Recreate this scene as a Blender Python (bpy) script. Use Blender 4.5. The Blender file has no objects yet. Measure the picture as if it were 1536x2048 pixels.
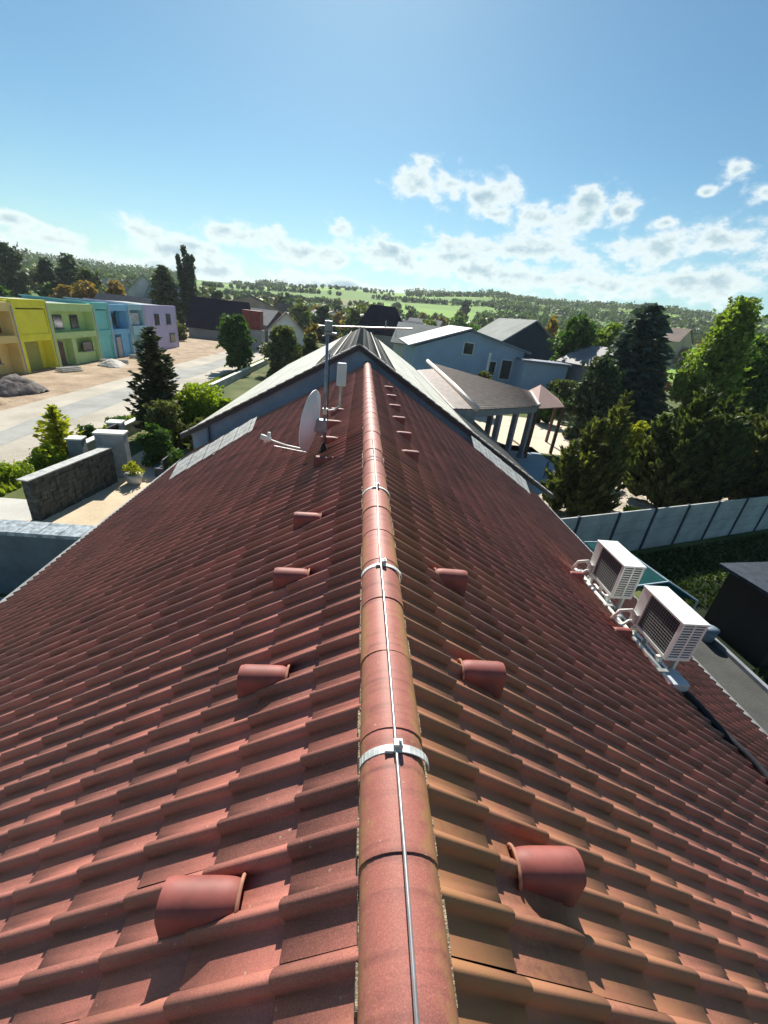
import bpy, bmesh, math, random
import numpy as np
from mathutils import Vector, Matrix
R = math.radians
C = bpy.context.scene.collection
sc = bpy.context.scene
random.seed(7); rng = np.random.default_rng(11)

# ------------------------------------------------------------------ camera
CAMZ = 7.6
cd = bpy.data.cameras.new('camera'); cam = bpy.data.objects.new('camera', cd); C.objects.link(cam)
fw = Vector((0.08466, 0.89864, -0.43044)); rt = Vector((0.99364, -0.04398, 0.10363)); up = Vector((-0.07420, 0.43648, 0.89665))
cam.matrix_world = Matrix(((rt.x, up.x, -fw.x, 0), (rt.y, up.y, -fw.y, 0), (rt.z, up.z, -fw.z, CAMZ), (0, 0, 0, 1)))
cd.sensor_fit = 'VERTICAL'; cd.sensor_height = 36; cd.lens = 14.305
cd.clip_start = 0.05; cd.clip_end = 5000
sc.camera = cam

# ------------------------------------------------------------------ sun and sky
SUN_EL, SUN_AZ = 40.0, -3.0
sd = bpy.data.lights.new('sun', 'SUN'); so = bpy.data.objects.new('sun', sd); C.objects.link(so)
sd.energy = 5.0; sd.angle = R(0.53); sd.color = (1.0, 0.93, 0.83)
sv = Vector((math.sin(R(SUN_AZ)) * math.cos(R(SUN_EL)), math.cos(R(SUN_AZ)) * math.cos(R(SUN_EL)), math.sin(R(SUN_EL))))
so.rotation_euler = sv.to_track_quat('Z', 'Y').to_euler(); so.location = (0, 0, 30)
sc.view_settings.view_transform = 'Standard'; sc.view_settings.look = 'None'
sc.view_settings.exposure = 0.85; sc.view_settings.gamma = 1

w = bpy.data.worlds.new('World'); sc.world = w; w.use_nodes = True
nt = w.node_tree; nt.nodes.clear()
def N(t, typ, **kw):
    n = t.nodes.new(typ)
    for k, v in kw.items():
        if k.startswith('i_'):
            key = k[2:]; key = int(key) if key.isdigit() else key.replace('_', ' ')
            n.inputs[key].default_value = v
        else: setattr(n, k, v)
    return n
def Mth(t, op, a, b=None, c=None, clamp=False):
    n = t.nodes.new('ShaderNodeMath'); n.operation = op; n.use_clamp = clamp
    for i, x in enumerate((a, b, c)):
        if x is None: continue
        if isinstance(x, (int, float)): n.inputs[i].default_value = x
        else: t.links.new(x, n.inputs[i])
    return n.outputs[0]
def ramp(t, fac, stops, interp='LINEAR'):
    n = t.nodes.new('ShaderNodeValToRGB'); n.color_ramp.interpolation = interp
    e = n.color_ramp.elements
    while len(e) < len(stops): e.new(0.5)
    for i, (p, c) in enumerate(stops):
        e[i].position = p; e[i].color = (*c, 1) if len(c) == 3 else c
    t.links.new(fac, n.inputs[0]); return n.outputs[0]
def mixc(t, fac, a, b, mode='MIX'):
    n = t.nodes.new('ShaderNodeMix'); n.data_type = 'RGBA'; n.blend_type = mode
    for key, x in ((0, fac), (6, a), (7, b)):
        if isinstance(x, (int, float)): n.inputs[key].default_value = x
        elif isinstance(x, tuple): n.inputs[key].default_value = (*x, 1) if len(x) == 3 else x
        else: t.links.new(x, n.inputs[key])
    return n.outputs[2]
sky = N(nt, 'ShaderNodeTexSky'); sky.sky_type = 'NISHITA'; sky.sun_disc = False
sky.sun_elevation = R(SUN_EL); sky.sun_rotation = R(SUN_AZ); sky.altitude = 300
sky.air_density = 1.0; sky.dust_density = 0.35; sky.ozone_density = 2.5
tc = N(nt, 'ShaderNodeTexCoord'); sep = N(nt, 'ShaderNodeSeparateXYZ'); nt.links.new(tc.outputs['Generated'], sep.inputs[0])
X_, Y_, Z_ = sep.outputs
az = Mth(nt, 'MULTIPLY', Mth(nt, 'ARCTAN2', X_, Y_), 57.2958)
el = Mth(nt, 'MULTIPLY', Mth(nt, 'ARCSINE', Z_), 57.2958)
# cumulus groups: azimuth, elevation, half width, half height (degrees)
CL = [(4.6,13.6,3.9,1.9),(8.5,13.8,4.4,2.5),(12.3,13.1,4.0,2.6),(5.4,15.2,1.8,1.2),(14,11.5,2.8,1.1),(19,11.3,3.1,1.4),(24.2,13.2,3.3,2.3),(23.2,11.4,5.4,1.7),
      (27.1,12.4,2.1,1.8),(31.4,11.4,1.2,.6),(36,15.3,1.5,.9),(33.9,13.7,1.0,.5),(38.6,13.6,1.7,.9),(37,10.05,4.6,2.0),(30.8,9.1,6.5,2.1),
      (20.8,8.65,8.1,2.0),(9.7,7.35,8,2.2),(1.3,7.05,6.5,1.9),(-3.5,8.3,2.0,1.25),(-13.6,6.7,5.5,1.5),(-24.6,5.4,4.3,1.5),(-8,5.9,8.8,1.8),
      (-21.5,4.1,7.8,1.5),(-31.7,3.4,6,1.2),(15.8,6.1,24,1.9),(36.2,6.7,9.3,2.2),(-35,4.4,2.4,.8),(0,2.4,60,1.6)]
m = None
for a, e_, hw, hh in CL:
    dx = Mth(nt, 'DIVIDE', Mth(nt, 'SUBTRACT', az, a), hw); dy = Mth(nt, 'DIVIDE', Mth(nt, 'SUBTRACT', el, e_), hh)
    r2 = Mth(nt, 'ADD', Mth(nt, 'MULTIPLY', dx, dx), Mth(nt, 'MULTIPLY', dy, dy))
    g = Mth(nt, 'SUBTRACT', 1.0, Mth(nt, 'SQRT', r2))
    m = g if m is None else Mth(nt, 'SMOOTH_MAX', m, g, 0.35)
map_ = N(nt, 'ShaderNodeMapping'); nt.links.new(tc.outputs['Generated'], map_.inputs[0]); map_.inputs['Scale'].default_value = (1, 1, 1.7)
def fbm(scale, det, dist=0.0, rough=.55):
    n = N(nt, 'ShaderNodeTexNoise'); nt.links.new(map_.outputs[0], n.inputs['Vector'])
    n.inputs['Scale'].default_value = scale; n.inputs['Detail'].default_value = det; n.inputs['Distortion'].default_value = dist
    n.inputs['Roughness'].default_value = rough
    return n.outputs['Fac']
n1 = fbm(10, 10, .25, .58); n2 = fbm(30, 9, .15, .66)
vor = N(nt, 'ShaderNodeTexVoronoi'); vor.feature = 'SMOOTH_F1'; nt.links.new(map_.outputs[0], vor.inputs['Vector']); vor.inputs['Scale'].default_value = 34
vor.inputs['Smoothness'].default_value = .4
puff = Mth(nt, 'MULTIPLY', Mth(nt, 'SUBTRACT', .42, vor.outputs['Distance']), .45)
dens = Mth(nt, 'ADD', Mth(nt, 'ADD', Mth(nt, 'ADD', m, .11), Mth(nt, 'MULTIPLY', Mth(nt, 'SUBTRACT', n1, .5), 3.0)), Mth(nt, 'ADD', puff, Mth(nt, 'MULTIPLY', Mth(nt, 'SUBTRACT', n2, .5), 2.0)))
alpha = ramp(nt, Mth(nt, 'MULTIPLY', dens, .5, clamp=True), [(0.0, (0, 0, 0)), (.12, (.16, .16, .16)), (.32, (.86, .86, .86)), (1, (1, 1, 1))])
thick = ramp(nt, Mth(nt, 'MULTIPLY', Mth(nt, 'ADD', dens, Mth(nt, 'MULTIPLY', Mth(nt, 'SUBTRACT', n2, .5), -.5)), .56, clamp=True),
             [(0.22, (1.0, 1.0, 1.0)), (.46, (.84, .90, .90)), (.66, (.52, .64, .71)), (.9, (.36, .50, .60))])
gam = N(nt, 'ShaderNodeHueSaturation'); gam.inputs['Saturation'].default_value = 1.12; gam.inputs['Value'].default_value = 1.0
nt.links.new(sky.outputs[0], gam.inputs['Color'])
tint = mixc(nt, 1.0, gam.outputs[0], (.86, 1.08, .99), 'MULTIPLY')
skys = mixc(nt, 1.0, tint, (.058, .058, .058), 'MULTIPLY')
cl_l = mixc(nt, 1.0, thick, (.56, .59, .585), 'MULTIPLY')
veil = ramp(nt, Mth(nt, 'DIVIDE', el, 14.0, clamp=True), [(0, (.55, .55, .55)), (.45, (.2, .2, .2)), (1, (0, 0, 0))])
skyv = mixc(nt, veil, skys, (.27, .40, .43))
final = mixc(nt, alpha, skyv, cl_l)
bg = N(nt, 'ShaderNodeBackground'); nt.links.new(final, bg.inputs[0]); bg.inputs[1].default_value = 1.0
out = N(nt, 'ShaderNodeOutputWorld'); nt.links.new(bg.outputs[0], out.inputs[0])

# ------------------------------------------------------------------ materials
MATS = {}
def mat(name, col, rough=.7, var=.15, scale=4.0, bump=0.0, bscale=30, metal=0.0, col2=None, spec=.5, stretch=(1, 1, 1), coords='Object', det=6):
    if name in MATS: return MATS[name]
    m = bpy.data.materials.new(name); m.use_nodes = True; t = m.node_tree
    b = t.nodes['Principled BSDF']; b.inputs['Roughness'].default_value = rough; b.inputs['Metallic'].default_value = metal
    b.inputs['Specular IOR Level'].default_value = spec
    c = N(t, 'ShaderNodeTexCoord'); mp = N(t, 'ShaderNodeMapping'); mp.inputs['Scale'].default_value = stretch
    t.links.new(c.outputs[coords], mp.inputs[0])
    no = N(t, 'ShaderNodeTexNoise'); t.links.new(mp.outputs[0], no.inputs['Vector']); no.inputs['Scale'].default_value = scale
    no.inputs['Detail'].default_value = det; no.inputs['Roughness'].default_value = .62
    c2 = col2 if col2 else tuple(max(0, x * (1 - 2.2 * var)) for x in col)
    f = ramp(t, no.outputs['Fac'], [(.33, c2), (.67, tuple(min(1, x * (1 + var)) for x in col))])
    t.links.new(f, b.inputs['Base Color'])
    if bump:
        nb = N(t, 'ShaderNodeTexNoise'); t.links.new(mp.outputs[0], nb.inputs['Vector']); nb.inputs['Scale'].default_value = bscale; nb.inputs['Detail'].default_value = 5
        bp = N(t, 'ShaderNodeBump'); bp.inputs['Strength'].default_value = bump; bp.inputs['Distance'].default_value = .02
        t.links.new(nb.outputs['Fac'], bp.inputs['Height']); t.links.new(bp.outputs[0], b.inputs['Normal'])
    MATS[name] = m; return m

def leafmat(name, col, col2, trans=.35, rough=.6):
    if name in MATS: return MATS[name]
    m = bpy.data.materials.new(name); m.use_nodes = True; t = m.node_tree; t.nodes.clear()
    at = N(t, 'ShaderNodeAttribute', attribute_name='rnd')
    c = N(t, 'ShaderNodeTexCoord'); no = N(t, 'ShaderNodeTexNoise'); t.links.new(c.outputs['Object'], no.inputs['Vector'])
    no.inputs['Scale'].default_value = 1.3; no.inputs['Detail'].default_value = 3
    f = Mth(t, 'ADD', Mth(t, 'MULTIPLY', at.outputs['Fac'], .55), Mth(t, 'MULTIPLY', no.outputs['Fac'], .5), clamp=True)
    colr = ramp(t, f, [(.2, col), (.85, col2)])
    d = N(t, 'ShaderNodeBsdfPrincipled'); d.inputs['Roughness'].default_value = rough; d.inputs['Specular IOR Level'].default_value = .35
    tr = N(t, 'ShaderNodeBsdfTranslucent'); mx = N(t, 'ShaderNodeMixShader'); mx.inputs[0].default_value = trans
    t.links.new(colr, d.inputs['Base Color']); t.links.new(mixc(t, 1.0, colr, (1.35, 1.5, .6), 'MULTIPLY'), tr.inputs['Color'])
    t.links.new(d.outputs[0], mx.inputs[1]); t.links.new(tr.outputs[0], mx.inputs[2])
    o = N(t, 'ShaderNodeOutputMaterial'); t.links.new(mx.outputs[0], o.inputs[0])
    MATS[name] = m; return m

def tilemat(name, base, dark, lich, lich_amt, rough=.55, spec=.4):
    m = bpy.data.materials.new(name); m.use_nodes = True; t = m.node_tree; b = t.nodes['Principled BSDF']
    b.inputs['Roughness'].default_value = rough; b.inputs['Specular IOR Level'].default_value = spec
    at = N(t, 'ShaderNodeAttribute', attribute_name='rnd'); lk = N(t, 'ShaderNodeAttribute', attribute_name='lichen')
    c = N(t, 'ShaderNodeTexCoord')
    def nz(s, d=6, r=.6):
        no = N(t, 'ShaderNodeTexNoise'); t.links.new(c.outputs['Object'], no.inputs['Vector']); no.inputs['Scale'].default_value = s; no.inputs['Detail'].default_value = d; no.inputs['Roughness'].default_value = r
        return no.outputs['Fac']
    g1 = nz(2.2); g2 = nz(260, 2, .7); g3 = nz(28, 6, .7)
    f = Mth(t, 'ADD', Mth(t, 'MULTIPLY', at.outputs['Fac'], .30), Mth(t, 'ADD', Mth(t, 'MULTIPLY', g1, .47), Mth(t, 'MULTIPLY', g3, .35)))
    col = ramp(t, f, [(.3, dark), (.8, base)])
    col = mixc(t, Mth(t, 'MULTIPLY', Mth(t, 'SUBTRACT', g2, .45, clamp=True), 1.6, clamp=True), col, tuple(min(1, x * 1.7 + .02) for x in base))
    mp = N(t, 'ShaderNodeMapping'); mp.inputs['Scale'].default_value = (1.1, 17, 1.1); t.links.new(c.outputs['Object'], mp.inputs[0])
    ns = N(t, 'ShaderNodeTexNoise'); t.links.new(mp.outputs[0], ns.inputs['Vector']); ns.inputs['Scale'].default_value = 1.6; ns.inputs['Detail'].default_value = 6
    col = mixc(t, 1.0, col, ramp(t, ns.outputs['Fac'], [(.30, (.58, .60, .62)), (.50, (1, 1, 1)), (.72, (1.0, 1.0, 1.0))]), 'MULTIPLY')
    vs = N(t, 'ShaderNodeTexVoronoi'); t.links.new(c.outputs['Object'], vs.inputs['Vector']); vs.inputs['Scale'].default_value = 21
    spot = Mth(t, 'MULTIPLY', Mth(t, 'LESS_THAN', vs.outputs['Distance'], .085), Mth(t, 'GREATER_THAN', g3, .50))
    col = mixc(t, Mth(t, 'MULTIPLY', spot, .55), col, (.45, .40, .30))
    lm = Mth(t, 'MULTIPLY', Mth(t, 'SUBTRACT', Mth(t, 'ADD', Mth(t, 'MULTIPLY', g3, 1.1), Mth(t, 'ADD', lk.outputs['Fac'], Mth(t, 'MULTIPLY', at.outputs['Fac'], .25))), 1.02), lich_amt, clamp=True)
    col = mixc(t, lm, col, lich)
    t.links.new(col, b.inputs['Base Color'])
    bp = N(t, 'ShaderNodeBump'); bp.inputs['Strength'].default_value = .25; bp.inputs['Distance'].default_value = .0015
    t.links.new(g2, bp.inputs['Height']); t.links.new(bp.outputs[0], b.inputs['Normal'])
    return m

# ------------------------------------------------------------------ object helpers
def tag(o, label=None, cat=None, group=None, kind=None):
    if label: o['label'] = label
    if cat: o['category'] = cat
    if group: o['group'] = group
    if kind: o['kind'] = kind
    return o
def empty(name, loc=(0, 0, 0), rz=0, label=None, cat=None, group=None):
    o = bpy.data.objects.new(name, None); C.objects.link(o); o.location = loc; o.rotation_euler = (0, 0, rz)
    o.empty_display_size = .2
    return tag(o, label, cat, group)
class MB:
    def __init__(s): s.v = []; s.f = []; s.m = []; s.cur = 0
    def quad(s, *p):
        i = len(s.v); s.v += [tuple(q) for q in p]; s.f.append(tuple(range(i, i + len(p)))); s.m.append(s.cur); return s
    def box(s, x0, x1, y0, y1, z0, z1, rz=0, c=None):
        P = [(x0, y0, z0), (x1, y0, z0), (x1, y1, z0), (x0, y1, z0), (x0, y0, z1), (x1, y0, z1), (x1, y1, z1), (x0, y1, z1)]
        if rz:
            cx, cy = c if c else ((x0 + x1) / 2, (y0 + y1) / 2); co, si = math.cos(rz), math.sin(rz)
            P = [(cx + (x - cx) * co - (y - cy) * si, cy + (x - cx) * si + (y - cy) * co, z) for x, y, z in P]
        i = len(s.v); s.v += P
        for q in ((0, 3, 2, 1), (4, 5, 6, 7), (0, 1, 5, 4), (1, 2, 6, 5), (2, 3, 7, 6), (3, 0, 4, 7)): s.f.append(tuple(i + k for k in q)); s.m.append(s.cur)
        return s
    def tube(s, pts, r, n=8, r2=None, cap=True):
        pts = [Vector(p) for p in pts]; i0 = len(s.v); K = len(pts)
        prev = None
        for k, p in enumerate(pts):
            d = (pts[min(k + 1, K - 1)] - pts[max(k - 1, 0)]).normalized()
            if prev is None:
                a = Vector((0, 0, 1)) if abs(d.z) < .9 else Vector((1, 0, 0)); u = d.cross(a).normalized()
            else: u = (prev - d * prev.dot(d)).normalized()
            prev = u; v_ = d.cross(u); rr = r if r2 is None else r + (r2 - r) * k / max(1, K - 1)
            for j in range(n):
                an = 2 * math.pi * j / n; s.v.append(tuple(p + (u * math.cos(an) + v_ * math.sin(an)) * rr))
        for k in range(K - 1):
            for j in range(n):
                a = i0 + k * n + j; b_ = i0 + k * n + (j + 1) % n; s.f.append((a, b_, b_ + n, a + n)); s.m.append(s.cur)
        if cap:
            s.f.append(tuple(i0 + j for j in reversed(range(n)))); s.m.append(s.cur)
            s.f.append(tuple(i0 + (K - 1) * n + j for j in range(n))); s.m.append(s.cur)
        return s
    def prism(s, poly, a, b):  # poly in 3D points list, extruded from offset a to offset b vectors
        A = [Vector(p) + Vector(a) for p in poly]; B = [Vector(p) + Vector(b) for p in poly]; n = len(poly); i = len(s.v)
        s.v += [tuple(p) for p in A + B]
        s.f.append(tuple(i + k for k in range(n))); s.f.append(tuple(i + n + k for k in reversed(range(n)))); s.m += [s.cur] * 2
        for k in range(n):
            s.f.append((i + k, i + n + k, i + n + (k + 1) % n, i + (k + 1) % n)); s.m.append(s.cur)
        return s
    def build(s, name, mats, parent=None, smooth=False, loc=None, bevel=0):
        me = bpy.data.meshes.new(name); me.from_pydata(s.v, [], s.f)
        if not isinstance(mats, (list, tuple)): mats = [mats]
        for m_ in mats: me.materials.append(m_)
        me.polygons.foreach_set('material_index', s.m)
        bm = bmesh.new(); bm.from_mesh(me); bmesh.ops.recalc_face_normals(bm, faces=bm.faces); bm.to_mesh(me); bm.free()
        if smooth: me.polygons.foreach_set('use_smooth', [True] * len(me.polygons))
        o = bpy.data.objects.new(name, me); C.objects.link(o)
        if parent: o.parent = parent
        if loc: o.location = loc
        if bevel:
            md = o.modifiers.new('bevel', 'BEVEL'); md.width = bevel; md.segments = 2; md.limit_method = 'ANGLE'
        return o
def npmesh(name, V, F, mats, parent=None, attrs=None, smooth=False, fn=4):
    V = np.asarray(V, np.float32); F = np.asarray(F, np.int32)
    me = bpy.data.meshes.new(name); me.vertices.add(len(V)); me.vertices.foreach_set('co', V.ravel())
    me.loops.add(F.size); me.loops.foreach_set('vertex_index', F.ravel())
    me.polygons.add(len(F)); me.polygons.foreach_set('loop_start', np.arange(0, F.size, fn, dtype=np.int32)); me.polygons.foreach_set('loop_total', np.full(len(F), fn, np.int32))
    for m_ in (mats if isinstance(mats, (list, tuple)) else [mats]): me.materials.append(m_)
    if smooth is not False:
        me.polygons.foreach_set('use_smooth', smooth if not isinstance(smooth, bool) else np.full(len(F), True))
    me.update(calc_edges=True)
    for k, a in (attrs or {}).items():
        at = me.attributes.new(k, 'FLOAT', 'FACE'); at.data.foreach_set('value', np.asarray(a, np.float32))
    o = bpy.data.objects.new(name, me); C.objects.link(o)
    if parent: o.parent = parent
    return o
def copy_tree(o, parent=None):
    c = o.copy(); C.objects.link(c); c.parent = parent
    for ch in [x for x in o.children]: copy_tree(ch, c)
    return c

# ------------------------------------------------------------------ roof tiles
def tile_sheet(name, m, side, rx, rz, tang, s0, s1, y0, y1, phase, parent, E=.332, P=.15, rollw=.061, rollh=.043, step=.008, lichen=None, skip=None, jit=1.0):
    """one roof slope of interlocking two-roll tiles; lies flush on the slope falling from the line x=rx, z=rz"""
    ca, sa = math.cos(tang), math.sin(tang)
    nx, nz = side * sa, ca
    k0 = int(math.floor((y0 - phase) / (2 * P))); k1 = int(math.ceil((y1 - phase) / (2 * P)))
    c0 = s0; nc = int(math.ceil((s1 - s0) / E))
    us = []; hs = []
    for r_ in range(2):
        pan = P - rollw
        for q in np.linspace(0, 1, 4)[:-1 if False else 4]:
            us.append(r_ * P + q * pan); hs.append(-.004 * math.sin(q * math.pi))
        for q in np.linspace(0, 1, 9)[1:-1]:
            us.append(r_ * P + pan + (q ** 1.5) * rollw); qq = q ** 1.5; hs.append(rollh * (min(1, (qq / .34)) ** .42) * (1 if qq < .42 else math.cos((qq - .42) / .58 * math.pi / 2) ** .8))
    us.append(2 * P - .0008); hs.append(.0)
    us = np.array(us); hs = np.array(hs); nu = len(us)
    VV = []; FF = []; rn = []; li = []; base = 0
    for c in range(nc):
        sa_, sb_ = c0 + c * E, min(c0 + (c + 1) * E, s1)
        for k in range(k0, k1):
            yy = phase + k * 2 * P
            if skip and skip((sa_ + sb_) / 2, yy + P): continue
            r1 = rng.random(); dz = (rng.random() - .5) * .004 * jit; dt = (rng.random() - .5) * .007 * jit; dyy = (rng.random() - .5) * .003; dsk = (rng.random() - .5) * .010
            # rows: top, lower lip, lip bottom
            for (s_, h_, scale_) in ((sa_ - .01, -.002, 1), (sb_, step + dz, 1), (sb_ - .002, step + dz - .009, .97)):
                s2 = s_ + dt
                hh = hs * scale_ + h_ + np.where(us > P, dz * .5, 0)
                X = rx + side * s2 * ca + nx * hh; Z = rz - s2 * sa + nz * hh; Y = yy + us * .996 + dyy + (s_ - sa_) * dsk
                VV.append(np.stack([X, Y, Z], 1))
            i = np.arange(nu - 1)
            for q in range(2):
                a = base + q * nu + i; b_ = a + 1; cc = b_ + nu; d = a + nu
                FF.append(np.stack([a, d, cc, b_], 1) if side < 0 else np.stack([a, b_, cc, d], 1))
            rn.append(np.full(2 * (nu - 1), r1)); L_ = lichen((sa_ + sb_) / 2, yy) if lichen else 0
            li.append(np.full(2 * (nu - 1), L_)); base += 3 * nu
    sm = []
    for _ in rn: sm.append(np.concatenate([np.ones(nu - 1, bool), np.zeros(nu - 1, bool)]))
    return npmesh(name, np.concatenate(VV), np.concatenate(FF), m, parent, {'rnd': np.concatenate(rn), 'lichen': np.concatenate(li)}, smooth=np.concatenate(sm))

# ================================================================== OUR HOUSE
RX, RZ, TA = .228, CAMZ - 1.439 - .022, R(30.68)
tt = math.tan(TA)
def roofz(x): return RZ - abs(x - RX) * tt
red = tilemat('red_tile', (.415, .150, .116), (.180, .078, .063), (.335, .165, .078), 1.9, .60, .40)
plaster = mat('plaster', (.62, .60, .55), .85, .08, 2, .2)
fascia = mat('dark_fascia', (.05, .05, .055), .6, .1)
house = empty('brick_house', (0, 6, 0), label='low house under the large red double roll tiled roof one looks along in the foreground', cat='house')
house.location = (0, 0, 0)
def lich_l(s, y): return .24 - .03 * s + (.1 if y < .2 else 0)
def lich_r(s, y): return max(.13, .76 - .14 * s - .05 * max(0, y))
SL, SR = 6.66, 7.75
tile_sheet('roof_slope', red, -1, RX, RZ, TA, .03 + .5500 - .3322 * 1 - .2, SL, -1.6, 13.95, .469 + .012, house, lichen=lich_l)
tile_sheet('roof_slope', red, 1, RX, RZ, TA, .5128 - .3322 - .1, SR, -1.6, 13.95, .7485 + .012, house, lichen=lich_r)
# roof body and walls
XL, XR = RX - SL * math.cos(TA), RX + SR * math.cos(TA)
mb = MB(); d_ = .05
mb.prism([(XL + .05, 0, roofz(XL) - d_), (RX, 0, RZ - d_), (XR - .05, 0, roofz(XR) - d_), (XR - .05, 0, roofz(XR) - d_ - .16), (RX, 0, RZ - .25), (XL + .05, 0, roofz(XL) - d_ - .16)], (0, -1.5, 0), (0, 13.98, 0))
mb.build('roof_deck', fascia, house)
mb = MB(); mb.prism([(-4.9, 0, 0), (-4.9, 0, roofz(-4.9) - .25), (RX, 0, RZ - .3), (6.2, 0, roofz(6.2) - .25), (6.2, 0, 0)], (0, -1.2, 0), (0, 13.9, 0)); mb.build('wall', plaster, house)
# ridge caps: tapered half rounds, wide end lapping towards the camera
capm = tilemat('ridge_tile', (.37, .130, .100), (.23, .082, .064), (.35, .19, .08), 2.8, .56, .42)
def ridge_caps():
    V = []; F = []; rn = []; li = []; base = 0; seg = 14; L_ = .385
    y = 13.9; k = 0
    ys = []
    yy = .61
    while yy < 14: ys.append(yy); yy += L_
    yy = .61 - L_
    while yy > -1.6: ys.append(yy); yy -= L_
    for yj in sorted(ys):
        # tile whose wide near end is at yj, running away to yj+L_+.05
        r1 = rng.random(); jz = (rng.random() - .5) * .004; jx = (rng.random() - .5) * .004
        rows = [(yj + .0, .1195, -.001), (yj + .001, .1240, 0), (yj + .05, .1236, 0), (yj + .2, .1222, -.0005), (yj + L_ + .03, .1200, -.0015)]
        for (yp, r_, dz) in rows:
            for j in range(seg + 1):
                a = math.pi * (-.06 + 1.12 * j / seg); r_ *= .955; V.append((RX - .006 + jx - r_ * math.cos(a), yp, RZ + .008 + jz + dz + r_ * .90 * math.sin(a))); r_ /= .955
        for q in range(len(rows) - 1):
            for j in range(seg):
                a = base + q * (seg + 1) + j; F.append((a, a + 1, a + seg + 2, a + seg + 1)); rn.append(r1)
                
        base += len(rows) * (seg + 1)
    o = npmesh('ridge_cap', V, F, capm, house, {'rnd': rn}, smooth=True)
    es = o.modifiers.new('split', 'EDGE_SPLIT'); es.split_angle = R(38)
    at = o.data.attributes.new('lichen', 'FLOAT', 'POINT'); vx = (np.array(V)[:, 0] - RX) / .125; vy = np.array(V)[:, 1]
    at.data.foreach_set('value', np.clip(np.interp(vx, [-1, -.8, -.4, .2, .8, 1], [.55, .35, .1, .2, .62, .75]) - .05 * np.maximum(0, vy - 2), .05, 1).astype(np.float32)); return o
cap = ridge_caps()
# vent strip / mortar bedding under the caps
mort = mat('mortar', (.30, .25, .17), .95, .3, 40, .8, 120)
mb = MB()
for s in (-1, 1):
    mb = MB()
    for i in range(150):
        y0 = -1.5 + i * .103; a = .118 + random.uniform(0, .012); x = RX + s * a; xi = RX + s * .09
        z = RZ - .118 * tt
        mb.box(min(x, xi), max(x, xi), y0, y0 + .104, z - .01, z + .042 + random.uniform(-.006, .006))
    mb.build('ridge_bedding', mort, house)
# clamps and lightning conductor
galv = mat('galvanised', (.52, .54, .53), .45, .15, 12, metal=.7)
alu = mat('bright_strap', (.62, .64, .62), .5, .12, 20, metal=.35)
wirem = mat('aluminium_wire', (.55, .50, .49), .35, .1, 20, metal=.75)
apex = RZ + .008 + .1242 * .86
cond = MB(); pts = []
yy = -1.5
while yy < 13.6:
    pts.append((RX - .012 + .006 * math.sin(yy * 2.1), yy, apex + .022 + .010 * math.sin(yy * 4.6))); yy += .15
cond.tube(pts, .0055, 8)
cw = cond.build('lightning_conductor', wirem, house, smooth=True)
for yc in (-.35, .90, 2.06, 3.29):
    mb = MB(); n = 18; r0, r1_ = .1215, .127
    for j in range(n):
        a0 = math.pi * (.02 + .96 * j / n); a1 = math.pi * (.02 + .96 * (j + 1) / n)
        P4 = [(RX - r_ * math.cos(a), yc + dy, RZ + .008 + r_ * .86 * math.sin(a)) for r_ in (r0, r1_) for a in (a0, a1) for dy in (0, .030)]
        i = len(mb.v); mb.v += P4
        for q in ((4, 6, 7, 5), (0, 4, 5, 1), (2, 3, 7, 6), (0, 2, 6, 4), (1, 5, 7, 3), (0, 1, 3, 2)): mb.f.append(tuple(i + k for k in q)); mb.m.append(0)
    mb.box(RX - .016, RX + .016, yc + .002, yc + .028, apex + .008, apex + .034)
    mb.box(RX - .045, RX - .015, yc - .004, yc + .004, apex - .004, apex + .010)
    mb.tube([(RX + .006, yc + .015, apex + .02), (RX + .006, yc + .015, apex + .046)], .006, 6)
    mb.build('wire_clamp', alu, house, bevel=.0015)
# vent tiles (hooded)
redv = mat('vent_hood_red', (.25, .068, .055), .62, .12, 9, .012, 260)
dark_in = mat('dark_opening', (.012, .010, .010), .9, .05)
def vent(side, x0, x1, y, parent, w=.060):
    """hood whose crest runs level from the slope out to an open downhill end"""
    n = 14; zc0 = roofz(x0) + .062; K = 10; rings = []
    for k in range(K + 1):
        q = k / K; x = x0 + (x1 - x0) * q; zr = roofz(x) - .004; ww = w * (.90 + .10 * min(1, q * 3))
        zc = zc0 - .014 * max(0, 1 - q * 6) ** 2 - .004 * q
        if k == K: zc -= .006; ww -= .003
        ring = [(x, y - ww * 1.06, zr)]
        for j in range(n + 1):
            a = math.pi * j / n; ring.append((x, y - ww * math.cos(a), zc - ww * .92 + ww * .92 * math.sin(a)))
        ring.append((x, y + ww * 1.06, zr)); rings.append(ring)
    mb = MB(); m_ = n + 3
    for ring in rings: mb.v += ring
    for k in range(K):
        for j in range(m_ - 1):
            a = k * m_ + j; mb.f.append((a, a + 1, a + 1 + m_, a + m_)); mb.m.append(0)
    mb.f.append(tuple(range(m_))); mb.m.append(0)
    o = mb.build('roof_vent', redv, parent, smooth=True)
    md = o.modifiers.new('solid', 'SOLIDIFY'); md.thickness = .007; md.offset = -1
    es = o.modifiers.new('split', 'EDGE_SPLIT'); es.split_angle = R(40)
    g = MB(); xg = x0 + (x1 - x0) * .93; g.quad(*[(xg, p[1] * .9 + y * .1, p[2] - .008) for p in rings[-1]]); g.build('vent_grille', dark_in, o)
    c = MB(); c.tube([(x0 - side * .004, y - w * 1.08 * math.cos(a), roofz(x0) + .0 + .055 * math.sin(a)) for a in np.linspace(0, math.pi, 11)], .007, 6); c.build('vent_collar', mat('collar_clay', (.36, .17, .11), .8, .2, 20), o, smooth=True)
    return o
VL = [.60, 1.50, 2.41, 3.33, 5.0, 5.95, 6.99, 8.0]
for y in VL: vent(-1, RX - .49, RX - .73, y + .06, house)
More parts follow.
